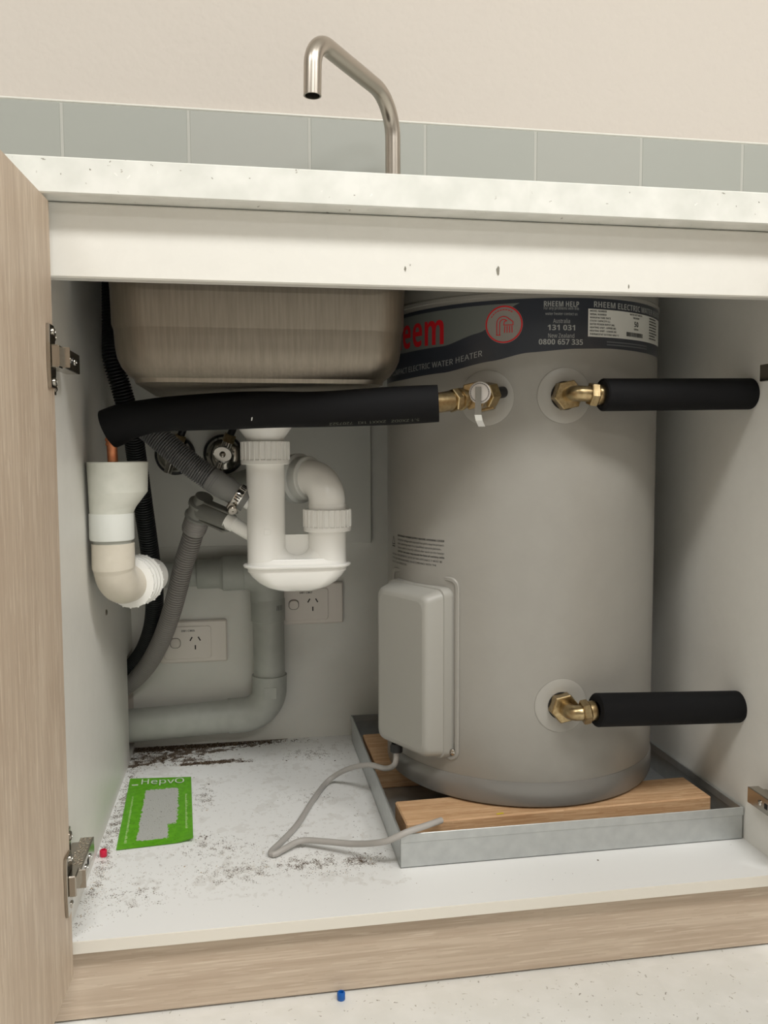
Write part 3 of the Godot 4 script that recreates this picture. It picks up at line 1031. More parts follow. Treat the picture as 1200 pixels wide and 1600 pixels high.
func cover_box(t: Node3D) -> void:
	# the wiring cover on the heater's left: a flange that hugs the shell and a box with broad bevels
	var deg := -62.0
	var n := Vector3(sin(deg_to_rad(deg)), 0, cos(deg_to_rad(deg)))
	var u := Vector3(n.z, 0, -n.x)
	var o := TC + n * TR
	var st := begin()
	# raised surround
	var rings := []
	for q in [[0.0, 0.0], [0.0, 0.0018], [0.0015, 0.003], [0.005, 0.003], [0.0065, 0.0015], [0.0065, 0.0003]]:
		var ring := PackedVector3Array()
		for v in rrect(0.146 - q[0] * 2, 0.252 - q[0] * 2, 0.014 - q[0], 6):
			ring.append(oncyl(deg, 0.3185, q[1]).call(v))
		rings.append(ring)
	loft(st, rings, false, false)
	obj("cover_surround", st, M.tank, t)
	st = begin()
	rings = []
	var cy := 0.3125
	# width, height, centre height, distance off the shell
	for q in [[0.126, 0.235, cy, -0.012], [0.126, 0.235, cy, 0.004], [0.1235, 0.2325, cy, 0.0055], [0.120, 0.229, cy, 0.006], [0.119, 0.228, cy, 0.008], [0.111, 0.221, cy - 0.001, 0.026], [0.107, 0.216, cy - 0.001, 0.0295], [0.102, 0.210, cy - 0.001, 0.0315], [0.094, 0.202, cy - 0.001, 0.0325]]:
		var ring := PackedVector3Array()
		for v in rrect(q[0], q[1], 0.012, 5):
			var bow: float = -0.010 * pow(absf(v.x) / 0.06, 2.0) if q[3] < 0.005 else 0.0
			ring.append(o + u * v.x + n * (q[3] + bow) + Vector3(0, q[2] + v.y, 0))
		rings.append(ring)
	loft(st, rings, false, true)
	var c := obj("wiring_cover", st, M.cover, t)
	st = begin()
	for sy in [0.2055]:
		screw(st, oncyl(-43.4, sy, 0.004).call(Vector2.ZERO), n.slerp(Vector3(0, 0, 1), 0.3), 0.0045)
	obj("screw", st, M.nickel, c)
	st = begin()   # gland in the underside
	lathe(st, [[0.0, 0.0], [0.009, 0.0], [0.009, 0.008], [0.007, 0.012], [0.0, 0.012]], Transform3D(Basis.IDENTITY, Vector3(0.404, 0.188, -0.243)), 20)
	obj("cord_gland", st, M.black, c)

func relief_valve() -> void:
	var p: Vector3 = oncyl(-30.6, 0.681, 0.0).call(Vector2.ZERO)
	var n := Vector3(sin(deg_to_rad(-30.6)), 0, cos(deg_to_rad(-30.6)))
	var t := thing("relief_valve", "brass pressure relief valve with a bent steel lever on the upper heater wall", "valve", p)
	var c := p + n * 0.046
	var left := (Vector3(0.427, 0.671, -0.087) - c).normalized()
	var st := begin()
	lathe(st, [[0.0125, 0.0], [0.0125, 0.024], [0.0145, 0.026], [0.0145, 0.062], [0.012, 0.066], [0.0, 0.066]], frame(p, n), 28)
	hexnut(st, frame(p, n), 0.033, 0.003, 0.016)
	obj("body", st, M.brass, t)
	st = begin()   # the outlet run to the left
	lathe(st, [[0.0115, 0.0], [0.0115, 0.026], [0.0138, 0.027], [0.0138, 0.0305], [0.0115, 0.0315], [0.0108, 0.044], [0.0122, 0.046], [0.0122, 0.078], [0.0, 0.078]], frame(c, left), 28)
	obj("outlet", st, M.brass, t)
	st = begin()
	hexnut(st, frame(c, left), 0.026, 0.034, 0.043)
	obj("outlet_nut", st, M.brass, t)
	st = begin()
	hexnut(st, frame(c, -left), 0.028, 0.012, 0.027)
	obj("side_nut", st, M.brass, t)
	st = begin()
	hexnut(st, frame(c, n), 0.031, 0.012, 0.021)
	obj("bonnet_nut", st, M.brass, t)
	st = begin()
	var cap := Transform3D(frame(c, -left).basis, c)
	lathe(st, [[0.0, 0.02], [0.0072, 0.02], [0.0075, 0.044], [0.0070, 0.0465], [0.0050, 0.0465], [0.0046, 0.042], [0.0, 0.042]], cap, 24)
	obj("cap", st, M.black, t, "black plastic cap")
	var d := c + n * 0.0215
	var toward := (Vector3(0.19, 0.68, 0.9) - d).normalized().slerp(n, 0.55)
	d += Vector3(0.008, 0.003, 0.004)
	st = begin()
	lathe(st, [[0.0, -0.002], [0.0132, -0.002], [0.0134, 0.0], [0.0134, 0.0024], [0.0124, 0.0032], [0.0, 0.0032]], frame(d, toward), 36)
	obj("dial_disc", st, mat("grey_disc", c8(196, 190, 184), 0.4, 0.3), t)
	st = begin()   # words on the disc, unreadably small
	var fx := frame(d + toward * 0.0034, toward)
	var fu := Vector3.UP.cross(toward).normalized()
	var fv := toward.cross(fu)
	for i in 26:
		var a := TAU * i / 26
		stroke(st, [Vector2(cos(a), sin(a)) * 0.0112, Vector2(cos(a + 0.15), sin(a + 0.15)) * 0.0112], 0.0013, onflat(d + toward * 0.0035, fu, fv))
	obj("disc_print", st, mat("grey_ink", c8(110, 104, 100), 0.5), t).set_meta("kind", "stuff")
	st = begin()   # the lever: a flat strip bent outwards at its lower end
	var prof := [[0.007, 0.0045], [-0.012, 0.0065], [-0.027, 0.008], [-0.034, 0.007], [-0.041, 0.001]]
	var rings := []
	for q in prof:
		var k: Vector3 = d + Vector3(-0.0012, q[0], 0) + toward * q[1] + fu * (0.0 if q[0] > -0.03 else -(q[0] + 0.03) * 0.35)
		var w := 0.0036 if q[0] > -0.02 else 0.0042
		rings.append(PackedVector3Array([k - fu * w - toward * 0.0011, k - fu * w + toward * 0.0011, k + fu * w + toward * 0.0011, k + fu * w - toward * 0.0011]))
	loft(st, rings, true, true, false)
	obj("lever", st, M.chrome, t, "bent steel lever")

func elbows() -> void:
	var spec := [[-1.7, 0.6835, Vector3(0.640, 0.682, -0.0905), "upper brass elbow fitting joining the heater to its right-hand pipe"], [-1.5, 0.2785, Vector3(0.634, 0.2835, -0.086), "lower brass elbow fitting on the heater above the tray"]]
	for q in spec:
		var p: Vector3 = oncyl(q[0], q[1], 0.0).call(Vector2.ZERO)
		var t := thing("brass_elbow", q[3], "pipe fitting", p, "brass elbows on the heater")
		var n := Vector3(sin(deg_to_rad(q[0])), 0, cos(deg_to_rad(q[0])))
		var e: Vector3 = q[2]
		var corner := Vector3(p.x, p.y + 0.001, e.z - 0.0015)
		var path := fillet([p, corner, e], 0.012, 8)
		var st := begin()
		tube(st, path, 0.0098, 26)
		obj("elbow_pipe", st, M.brass, t)
		st = begin()
		hexnut(st, frame(p, n), 0.034, 0.002, 0.018)
		obj("hex_nut", st, M.brass, t)
		st = begin()
		lathe(st, [[0.0, 0.001], [0.0185, 0.001], [0.0185, 0.0026], [0.0, 0.0026]], frame(p, n), 30)
		obj("washer", st, M.dark, t)
		var dir := (e - corner).normalized()
		st = begin()
		hexnut(st, frame(e - dir * 0.019, dir), 0.0265, 0.0, 0.010)
		lathe(st, [[0.0118, 0.0], [0.0128, 0.001], [0.0128, 0.0075], [0.0118, 0.009], [0.0, 0.009]], frame(e - dir * 0.0095, dir), 28)
		obj("compression_nut", st, M.brass, t)

func insulation() -> void:
	var st := begin()
	ofs = Vector3(0.23, 0.64, -0.14)
	var pts := curve([Vector3(0.4275, 0.6705, -0.087), Vector3(0.364, 0.6675, -0.1), Vector3(0.288, 0.6645, -0.12), Vector3(0.212, 0.6645, -0.145), Vector3(0.134, 0.662, -0.17), Vector3(0.092, 0.6595, -0.186), Vector3(0.058, 0.6535, -0.196), Vector3(0.0295, 0.6425, -0.202)], 0.006)
	var big := ringsalong(pts, func(s): return 0.0222 + 0.0007 * sin(s * 31.0) + 0.0028 * smoothstep(0.36, 0.415, s), 40)
	var small := ringsalong(pts, func(s): return 0.0105 + 0.010 * smoothstep(0.385, 0.415, s), 40)
	small.reverse()
	var all := [small[-1]]
	all.append_array(big)
	all.append_array(small)
	loft(st, all, false, false)
	var a := single("insulated_pipe", st, M.foam, "long black foam pipe insulation running under the sink to the copper pipe", "pipe insulation")
	st = begin()
	ofs = Vector3(0.23, 0.64, -0.14)
	lettering("printed_words", "5.1 ZX0DZ   2XXX1 1KI   7207S22", 0.0042, 0.105, 0, func(q: Vector2):
		var c := Vector3(0.352 + q.x, 0.6662 + 0.045 * q.x, -0.103 + 0.2 * q.x)
		var ang := -0.80 + q.y / 0.0225
		return c + Vector3(-0.14 * cos(ang), sin(ang), cos(ang) * 0.98) * 0.0231, mat("faint_print", c8(92, 94, 82), 0.6), a, false, true)
	st = begin()
	var nick := onflat(Vector3(0.2065, 0.652, -0.1228), Vector3.RIGHT, Vector3(0, 0.85, -0.5))
	patch(st, [Vector2(-0.0006, -0.002), Vector2(0.0006, -0.001), Vector2(0.0012, 0.0035), Vector2(-0.0002, 0.003)], nick, 1.0)
	obj("nick_mark", st, M.paper, a)
	for q in [[Vector3(0.637, 0.6823, -0.0905), Vector3(0.8506, 0.6862, -0.108), 0.0203, "upper short black foam pipe insulation reaching into the right cabinet wall"], [Vector3(0.6335, 0.2838, -0.0855), Vector3(0.8506, 0.2665, -0.117), 0.0213, "lower short black foam pipe insulation reaching into the right cabinet wall"]]:
		st = begin()
		ofs = (q[0] + q[1]) / 2
		var line := []
		for i in 25:
			line.append(q[0].lerp(q[1], i / 24.0))
		hollow(st, line, q[2], 0.0105, 40)
		single("insulated_pipe", st, M.foam, q[3], "pipe insulation")
	# copper
	st = begin()
	var t := thing("copper_pipe", "short copper pipe dropping from the black insulation into the grey tundish", "pipe", Vector3(0.033, 0.58, -0.2))
	st = begin()
	tube(st, fillet([Vector3(0.075, 0.6545, -0.1905), Vector3(0.0325, 0.6415, -0.2), Vector3(0.0345, 0.575, -0.2)], 0.02, 10), 0.0064, 22)
	obj("pipe_length", st, M.copper, t)
	st = begin()
	var x := frame(Vector3(0.0333, 0.612, -0.2), Vector3(-0.03, 1, 0))
	lathe(st, [[0.0064, 0.010], [0.0076, 0.010], [0.0076, 0.0125], [0.0070, 0.013], [0.0070, 0.0155], [0.0079, 0.016], [0.0079, 0.019], [0.0068, 0.0195], [0.0068, 0.030], [0.0062, 0.031]], x, 24)
	obj("pipe_collar", st, M.copper, t)

# ---------------------------------------------------------------- drains
func tundish() -> void:
	var t := thing("tundish", "pale plastic tundish and bend on the left cabinet wall, catching the copper pipe", "tundish", Vector3(0.035, 0.42, -0.2))
	var seg := 44
	var rings := []
	# the funnel: inside first, then the outside; the lower rings slide left so that only the right side slopes
	var list := [[0.0250, 0.0295, 0.532], [0.0345, 0.0392, 0.570], [0.0353, 0.0393, 0.6005], [0.0364, 0.0393, 0.6015], [0.0374, 0.0393, 0.6005], [0.0361, 0.0392, 0.5640], [0.0360, 0.0391, 0.5632], [0.0263, 0.0300, 0.5385], [0.0260, 0.0298, 0.5375], [0.0258, 0.0298, 0.533]]
	for q in list:
		var r := PackedVector3Array()
		for j in seg:
			var a := TAU * j / seg
			r.append(Vector3(q[1] + q[0] * cos(a), q[2], -0.2 + q[0] * sin(a)))
		rings.append(r)
	var st := begin()
	loft(st, rings, true, false)
	obj("funnel", st, M.pvc_pale, t)
	st = begin()
	lathe(st, [[0.0235, 0.5028], [0.0268, 0.5028], [0.0275, 0.5045], [0.0275, 0.5365], [0.0255, 0.5365]].map(func(q): return [q[0], q[1]]), Transform3D(Basis(Vector3(1, 0, 0), Vector3(0, 1, 0), Vector3(0, 0, 1)), Vector3(0.0302, 0, -0.2)), seg, false, false)
	obj("socket_collar", st, mat("white_collar", c8(224, 226, 220), 0.4), t)
	st = begin()
	lathe(st, [[0.0236, 0.4970], [0.0236, 0.5040]], Transform3D(Basis.IDENTITY, Vector3(0.0305, 0, -0.2)), seg, false, false)
	obj("inner_pipe", st, M.pvc_grey, t)
	st = begin()
	var path := fillet([Vector3(0.0312, 0.4985, -0.2), Vector3(0.0312, 0.441, -0.2), Vector3(0.0312, 0.441, -0.2) + Vector3(0.33, 0.0, -0.94) * 0.050], 0.03, 14)
	tube(st, path, func(s): return 0.0264 if s < 0.034 else 0.0250, seg)
	obj("bend", st, M.cream, t)
	# white ribbed coupling on the bend's outlet
	var dir: Vector3 = (path[-1] - path[-2]).normalized()
	st = begin()
	var prof := [[0.0242, -0.010]]
	for k in 4:
		var y := -0.008 + k * 0.0095
		prof.append_array([[0.0318, y], [0.0338, y + 0.001], [0.0338, y + 0.0032], [0.0318, y + 0.0042], [0.0292, y + 0.005], [0.0292, y + 0.0088]])
	prof.append_array([[0.024, 0.031], [0.024, 0.060], [0.0, 0.060]])
	lathe(st, prof, frame(path[-1], dir), 44, false, false)
	for j in 20:   # small lugs round the rims
		var a := TAU * j / 20
		var x := frame(path[-1], dir)
		var rad := x.basis * Vector3(cos(a), 0, -sin(a))
		for y in [-0.006, 0.0225]:
			box(st, path[-1] + rad * 0.0338 + dir * y, Vector3(0.0022, 0.003, 0.0022), 0.0004, Basis(rad, dir, rad.cross(dir)))
	obj("coupling", st, M.pvc, t, "white ribbed coupling")

func back_drain() -> void:
	var t := thing("drain_pipe", "grey drain pipe with two bends along the cabinet back, around the left socket", "drain pipe", Vector3(0.12, 0.12, -0.565))
	var z := -0.566
	var st := begin()
	tube(st, [Vector3(0.02, 0.402, z), Vector3(0.10, 0.4025, z), Vector3(0.20, 0.403, z)], 0.0212, 32)
	obj("upper_pipe", st, M.pvc_grey, t)
	st = begin()
	lathe(st, [[0.0212, 0.0], [0.0245, 0.0005], [0.0252, 0.002], [0.0252, 0.036], [0.0275, 0.042], [0.0300, 0.0445], [0.0300, 0.079], [0.0285, 0.081], [0.0, 0.081]], frame(Vector3(0.115, 0.4025, z), Vector3.RIGHT), 40)
	obj("reducer", st, M.pvc_grey, t)
	st = begin()
	tube(st, fillet([Vector3(0.19, 0.403, z), Vector3(0.2345, 0.403, z), Vector3(0.2345, 0.352, z)], 0.034, 12), 0.0292, 40)
	obj("bend", st, M.pvc_grey, t)
	st = begin()
	lathe(st, [[0.0, 0.0], [0.0268, 0.0], [0.0296, 0.002], [0.0296, 0.039], [0.0286, 0.041], [0.0, 0.041]], Transform3D(Basis.IDENTITY, Vector3(0.2352, 0.3165, z)), 40)
	obj("collar", st, M.pvc_grey, t)
	st = begin()
	tube(st, [Vector3(0.2355, 0.33, z), Vector3(0.236, 0.28, z), Vector3(0.2362, 0.215, z)], 0.0272, 40)
	obj("upright_pipe", st, M.pvc_grey, t)
	st = begin()
	var path := fillet([Vector3(0.2362, 0.2215, z), Vector3(0.2362, 0.153, z), Vector3(0.164, 0.150, z)], 0.046, 16)
	loft(st, ringsalong(path, func(s): return 0.0305 if s < 0.02 or s > 0.10 else 0.0298, 40), true, true)
	obj("bend", st, M.pvc_grey, t)
	st = begin()
	box(st, Vector3(0.2362, 0.195, z + 0.0295), Vector3(0.022, 0.020, 0.0012), 0.0004)
	obj("raised_pad", st, M.pvc_grey, t)
	st = begin()
	tube(st, [Vector3(0.176, 0.1505, z), Vector3(0.09, 0.1465, z), Vector3(-0.0165, 0.1425, z)], 0.0282, 40)
	obj("lower_pipe", st, M.pvc_grey, t)
	st = begin()
	for i in 4:   # a hand-written mark on the collar
		stroke(st, [Vector2(-0.006 + i * 0.0035, -0.004), Vector2(-0.0055 + i * 0.0035, 0.004)], 0.0011, func(q: Vector2):
			var a := 0.72 + q.x / 0.0297
			return Vector3(0.2352 + sin(a) * 0.0299, 0.343 + q.y, z + cos(a) * 0.0299))
	obj("pen_mark", st, M.ink, t).set_meta("kind", "stuff")

func ribnut(st: SurfaceTool, x: Transform3D, r: float, h: float, skirt: float, n: int) -> void:   # a plastic nut with grip ribs
	lathe(st, [[r * 0.8, 0.0], [r * 0.97, 0.0], [r, 0.001], [r, skirt], [r * 0.955, skirt + 0.0015], [r * 0.955, h], [r * 0.9, h + 0.0005], [0.0, h + 0.0005]], x, 48)
	for j in n:
		var a := TAU * (j + 0.5) / n
		var rad := x.basis * Vector3(cos(a), 0, -sin(a))
		var up := x.basis.y
		box(st, x.origin + rad * r * 0.965 + up * (skirt + h) / 2, Vector3(0.0032, h - skirt, 0.0022), 0.0006, Basis(rad, up, rad.cross(up)))

func trap() -> void:
	var t := thing("bottle_trap", "white plastic sink trap with ribbed nuts hanging under the sink waste", "trap", Vector3(0.268, 0.42, -0.27))
	var z := -0.27
	var x1 := 0.226
	var x2 := 0.311
	var st := begin()
	lathe(st, [[0.0, 0.627], [0.0262, 0.627], [0.027, 0.632], [0.041, 0.652], [0.046, 0.660], [0.046, 0.667], [0.0, 0.667]], Transform3D(Basis.IDENTITY, Vector3(x1, 0, z)), 44)
	obj("waste_flare", st, M.pvc, t)
	st = begin()
	ribnut(st, Transform3D(Basis.IDENTITY, Vector3(x1, 0.5955, z)), 0.0335, 0.0315, 0.006, 26)
	obj("inlet_nut", st, M.pvc, t)
	st = begin()
	tube(st, [Vector3(x1, 0.447, z), Vector3(x1, 0.55, z), Vector3(x1, 0.60, z)], 0.0263, 44)
	obj("inlet_leg", st, M.pvc, t)
	st = begin()
	tube(st, [Vector3(x2, 0.447, z), Vector3(x2, 0.51, z), Vector3(x2, 0.54, z)], 0.0263, 44)
	obj("outlet_leg", st, M.pvc, t)
	# the U of the trap, running down into the cup
	st = begin()
	var u := []
	for i in 25:
		var a := PI * i / 24.0
		u.append(Vector3((x1 + x2) / 2 - (x2 - x1) / 2 * cos(a), 0.487 - 0.0405 * sin(a), z))
	tube(st, u, func(s): return 0.0262 - 0.0042 * sin(PI * clampf(s / 0.131, 0.0, 1.0)), 44, false, false)
	obj("return_bend", st, M.pvc, t)
	st = begin()
	plate(st, PackedVector2Array([Vector2(x1, 0.455), Vector2(x2, 0.455), Vector2(x2, 0.4975), Vector2(x1, 0.4975)]), Transform3D(Basis.IDENTITY, Vector3(0, 0, z - 0.003)), 0.003, 0.0)
	obj("back_web", st, M.pvc, t)
	# the boat-shaped bottom cup with a lip
	st = begin()
	var rings := []
	for q in [[0.012, 0.006, 0.4195], [0.055, 0.028, 0.4200], [0.085, 0.038, 0.4245], [0.108, 0.0455, 0.4315], [0.126, 0.051, 0.440], [0.136, 0.054, 0.4475], [0.1395, 0.0555, 0.4525], [0.148, 0.063, 0.4535], [0.150, 0.065, 0.4550], [0.150, 0.065, 0.4562], [0.147, 0.062, 0.4575], [0.139, 0.0555, 0.4580], [0.136, 0.0535, 0.462], [0.130, 0.050, 0.4655]]:
		var r := PackedVector3Array()
		var rad: float = q[1] / 2 - 0.0001
		for v in rrect(q[0], q[1], rad, 12):
			r.append(Vector3((x1 + x2) / 2 + v.x, q[2], z - v.y))
		rings.append(r)
	loft(st, rings, true, true)
	obj("bottom_cup", st, M.pvc, t)
	st = begin()
	ribnut(st, Transform3D(Basis(Vector3.RIGHT, PI), Vector3(x2, 0.5325, z)) * Transform3D(Basis(Vector3.RIGHT, PI), Vector3(0, 0.0305, 0)), 0.0335, 0.0305, 0.006, 26)
	obj("outlet_nut", st, M.pvc, t)
	st = begin()
	var dir := Vector3(-0.66, -0.05, -0.75).normalized()
	var path := fillet([Vector3(x2, 0.53, z), Vector3(x2, 0.577, z), Vector3(x2, 0.577, z) + dir * 0.0345], 0.034, 16)
	tube(st, path, 0.0257, 44)
	obj("outlet_bend", st, M.pvc, t)
	st = begin()
	var e: Vector3 = path[-1]
	lathe(st, [[0.025, -0.012], [0.0300, -0.012], [0.0315, -0.010], [0.0315, 0.004], [0.0335, 0.005], [0.0360, 0.007], [0.0360, 0.014], [0.0335, 0.016], [0.0350, 0.018], [0.0350, 0.024], [0.030, 0.026], [0.0, 0.026]], frame(e + dir * 0.010, dir), 44)
	obj("outlet_collar", st, mat("grey_white_plastic", c8(206, 207, 202), 0.4), t)
	st = begin()
	tube(st, curve([e + dir * 0.02, e + dir * 0.10, Vector3(0.185, 0.555, -0.54), Vector3(0.18, 0.552, BACK + 0.01)], 0.02), 0.0215, 24)
	obj("wall_pipe", st, M.pvc_grey, t)
	# the two side spigots on the inlet leg
	st = begin()
	tube(st, [Vector3(0.196, 0.5475, -0.2705), Vector3(0.228, 0.526, -0.2705)], 0.0098, 24)
	obj("spigot", st, M.pvc, t)
	st = begin()
	tube(st, [Vector3(0.172, 0.5175, -0.290), Vector3(0.226, 0.486, -0.2715)], 0.0100, 24)
	lathe(st, [[0.0, 0.0], [0.0112, 0.0], [0.0112, 0.013], [0.0100, 0.0135]], frame(Vector3(0.1715, 0.5178, -0.2902), Vector3(0.054, -0.0315, 0.0185)), 24)
	obj("spigot", st, M.pvc, t)
	st = begin()
	box(st, Vector3(0.2265, 0.504, z + 0.0262), Vector3(0.009, 0.008, 0.0012), 0.0004)
	obj("moulding_mark", st, M.pvc, t)

func corrugated(st: SurfaceTool, pts: Array, r: float, pitch: float, depth: float) -> void:
	var line := curve(pts, pitch / 8.0)
	tube(st, line, func(s): return r - depth * pow(0.5 - 0.5 * cos(TAU * s / pitch), 2.2), 28)

func hoses() -> void:
	var st := begin()
	ofs = Vector3(0.03, 0.2, -0.45)
	corrugated(st, [Vector3(0.0165, 0.86, -0.36), Vector3(0.0165, 0.79, -0.35), Vector3(0.0185, 0.742, -0.335), Vector3(0.029, 0.698, -0.34), Vector3(0.038, 0.651, -0.36), Vector3(0.041, 0.605, -0.385), Vector3(0.045, 0.531, -0.42), Vector3(0.050, 0.448, -0.455), Vector3(0.052, 0.388, -0.482), Vector3(0.045, 0.33, -0.512), Vector3(0.027, 0.281, -0.545), Vector3(0.004, 0.247, -0.57), Vector3(-0.016, 0.228, -0.578)], 0.0144, 0.0042, 0.0034)
	single("corrugated_hose", st, M.hose_black, "black corrugated hose hanging down the left cabinet wall behind the tundish", "hose")
	var t := thing("corrugated_hose", "mid grey corrugated hose curving from the forked connector into the left wall", "hose", Vector3(0.06, 0.2, -0.48))
	st = begin()
	corrugated(st, [Vector3(0.1275, 0.515, -0.358), Vector3(0.119, 0.485, -0.375), Vector3(0.105, 0.444, -0.4), Vector3(0.09, 0.39, -0.43), Vector3(0.075, 0.344, -0.46), Vector3(0.057, 0.3, -0.497), Vector3(0.033, 0.2555, -0.537), Vector3(0.006, 0.222, -0.568), Vector3(-0.016, 0.204, -0.578)], 0.0152, 0.0047, 0.0040)
	obj("hose_length", st, M.hose_grey, t)
	st = begin()   # smooth cuff on the end of the hose
	lathe(st, [[0.0, 0.0], [0.0172, 0.0], [0.0176, 0.003], [0.0176, 0.022], [0.0165, 0.024], [0.0, 0.024]], frame(Vector3(0.1215, 0.496, -0.3685), Vector3(0.30, 0.82, 0.48)), 28)
	for k in 5:
		lathe(st, [[0.0174, 0.004 + k * 0.0038], [0.0182, 0.0048 + k * 0.0038], [0.0182, 0.0058 + k * 0.0038], [0.0174, 0.0066 + k * 0.0038]], frame(Vector3(0.1215, 0.496, -0.3685), Vector3(0.30, 0.82, 0.48)), 28, false, false)
	obj("cuff", st, M.hose_grey, t)
	# forked rubber connector on the lower spigot
	t = thing("hose_connector", "grey rubber forked connector between the grey hose and the trap's lower spigot", "hose connector", Vector3(0.15, 0.51, -0.33))
	st = begin()
	var ax := Vector3(0.30, 0.82, 0.48)
	var o := Vector3(0.1285, 0.517, -0.3565)
	lathe(st, [[0.0, 0.0], [0.019, 0.0], [0.0195, 0.0015], [0.0195, 0.004], [0.0165, 0.005], [0.0165, 0.021], [0.0195, 0.022], [0.0195, 0.026], [0.014, 0.027], [0.013, 0.038], [0.0, 0.038]], frame(o, ax), 28)
	obj("sleeve", st, M.rubber, t)
	st = begin()
	var s0 := o + ax.normalized() * 0.0155
	var s1 := Vector3(0.1775, 0.5145, -0.2875)
	tube(st, [s0, s0.lerp(s1, 0.5), s1], func(s): return 0.0152 - 0.0022 * s / 0.06, 28)
	obj("branch", st, M.rubber, t)
	st = begin()
	var dd := (s1 - s0).normalized()
	var up := dd.cross(ax).normalized()
	for s in [-1, 1]:   # the two ridges along the branch
		st = begin()
		var side: Vector3 = ax.normalized() * float(s) * 0.0158
		var mid: Vector3 = (s0 + s1) / 2 + dd * 0.002 + side
		box(st, mid, Vector3((s1 - s0).length() * 0.94, 0.0032, 0.016), 0.0008, Basis(dd, ax.normalized().slide(dd).normalized(), dd.cross(ax.normalized().slide(dd).normalized())))
		obj("ridge", st, M.rubber, t)
	# dark hose on the upper spigot with its clamp
	t = thing("corrugated_hose", "dark grey corrugated hose slanting down from behind the black insulation to the clamp", "hose", Vector3(0.12, 0.57, -0.28))
	st = begin()
	corrugated(st, [Vector3(0.050, 0.656, -0.292), Vector3(0.066, 0.6465, -0.286), Vector3(0.093, 0.6235, -0.28), Vector3(0.127, 0.5945, -0.2755), Vector3(0.1585, 0.5715, -0.272)], 0.0170, 0.0034, 0.0032)
	obj("hose_length", st, M.hose_dark, t)
	st = begin()
	var a := Vector3(0.150, 0.5775, -0.2728)
	var b := Vector3(0.2, 0.5445, -0.2705)
	lathe(st, [[0.0, 0.0], [0.0166, 0.0], [0.0170, 0.002], [0.0170, a.distance_to(b) - 0.03], [0.0158, a.distance_to(b) - 0.026], [0.0158, a.distance_to(b)], [0.0, a.distance_to(b)]], frame(a, b - a), 30)
	obj("cuff", st, mat("dark_rubber_cuff", c8(116, 116, 113), 0.5), t)
	t = thing("hose_clamp", "slotted steel hose clamp with a screw head, tightened round the dark cuff", "hose clamp", Vector3(0.186, 0.553, -0.271))
	var c := a.lerp(b, 0.78)
	var x := frame(c, b - a)
	st = begin()
	lathe(st, [[0.0158, -0.0052], [0.0170, -0.0052], [0.0173, -0.0045], [0.0173, 0.0045], [0.0170, 0.0052], [0.0158, 0.0052]], x, 36, false, false)
	obj("clamp_band", st, M.chrome, t)
	st = begin()
	for k in 9:
		var ang := -1.25 + k * 0.22
		var toward := Vector3(0.0, 0.25, 1.0).slide(x.basis.y).normalized()
		var rad := toward.rotated(x.basis.y, ang)
		box(st, c + rad * 0.0174, Vector3(0.0006, 0.0072, 0.0016), 0.0001, Basis(rad, x.basis.y, rad.cross(x.basis.y)))
	obj("band_slots", st, M.dark, t).set_meta("kind", "stuff")
	st = begin()
	var low := c + Vector3(-0.009, -0.0165, 0.012)
	var sd := Vector3(0.15, -0.55, 0.82)
	lathe(st, [[0.0, -0.014], [0.004, -0.014], [0.004, 0.0], [0.0062, 0.0], [0.0064, 0.001], [0.0064, 0.0045], [0.0055, 0.0056], [0.0012, 0.0058], [0.0012, 0.0046], [0.0, 0.0046]], frame(low, sd), 18)
	box(st, low - sd.normalized() * 0.008, Vector3(0.012, 0.010, 0.012), 0.002, x.basis)
	obj("clamp_screw", st, M.nickel, t)

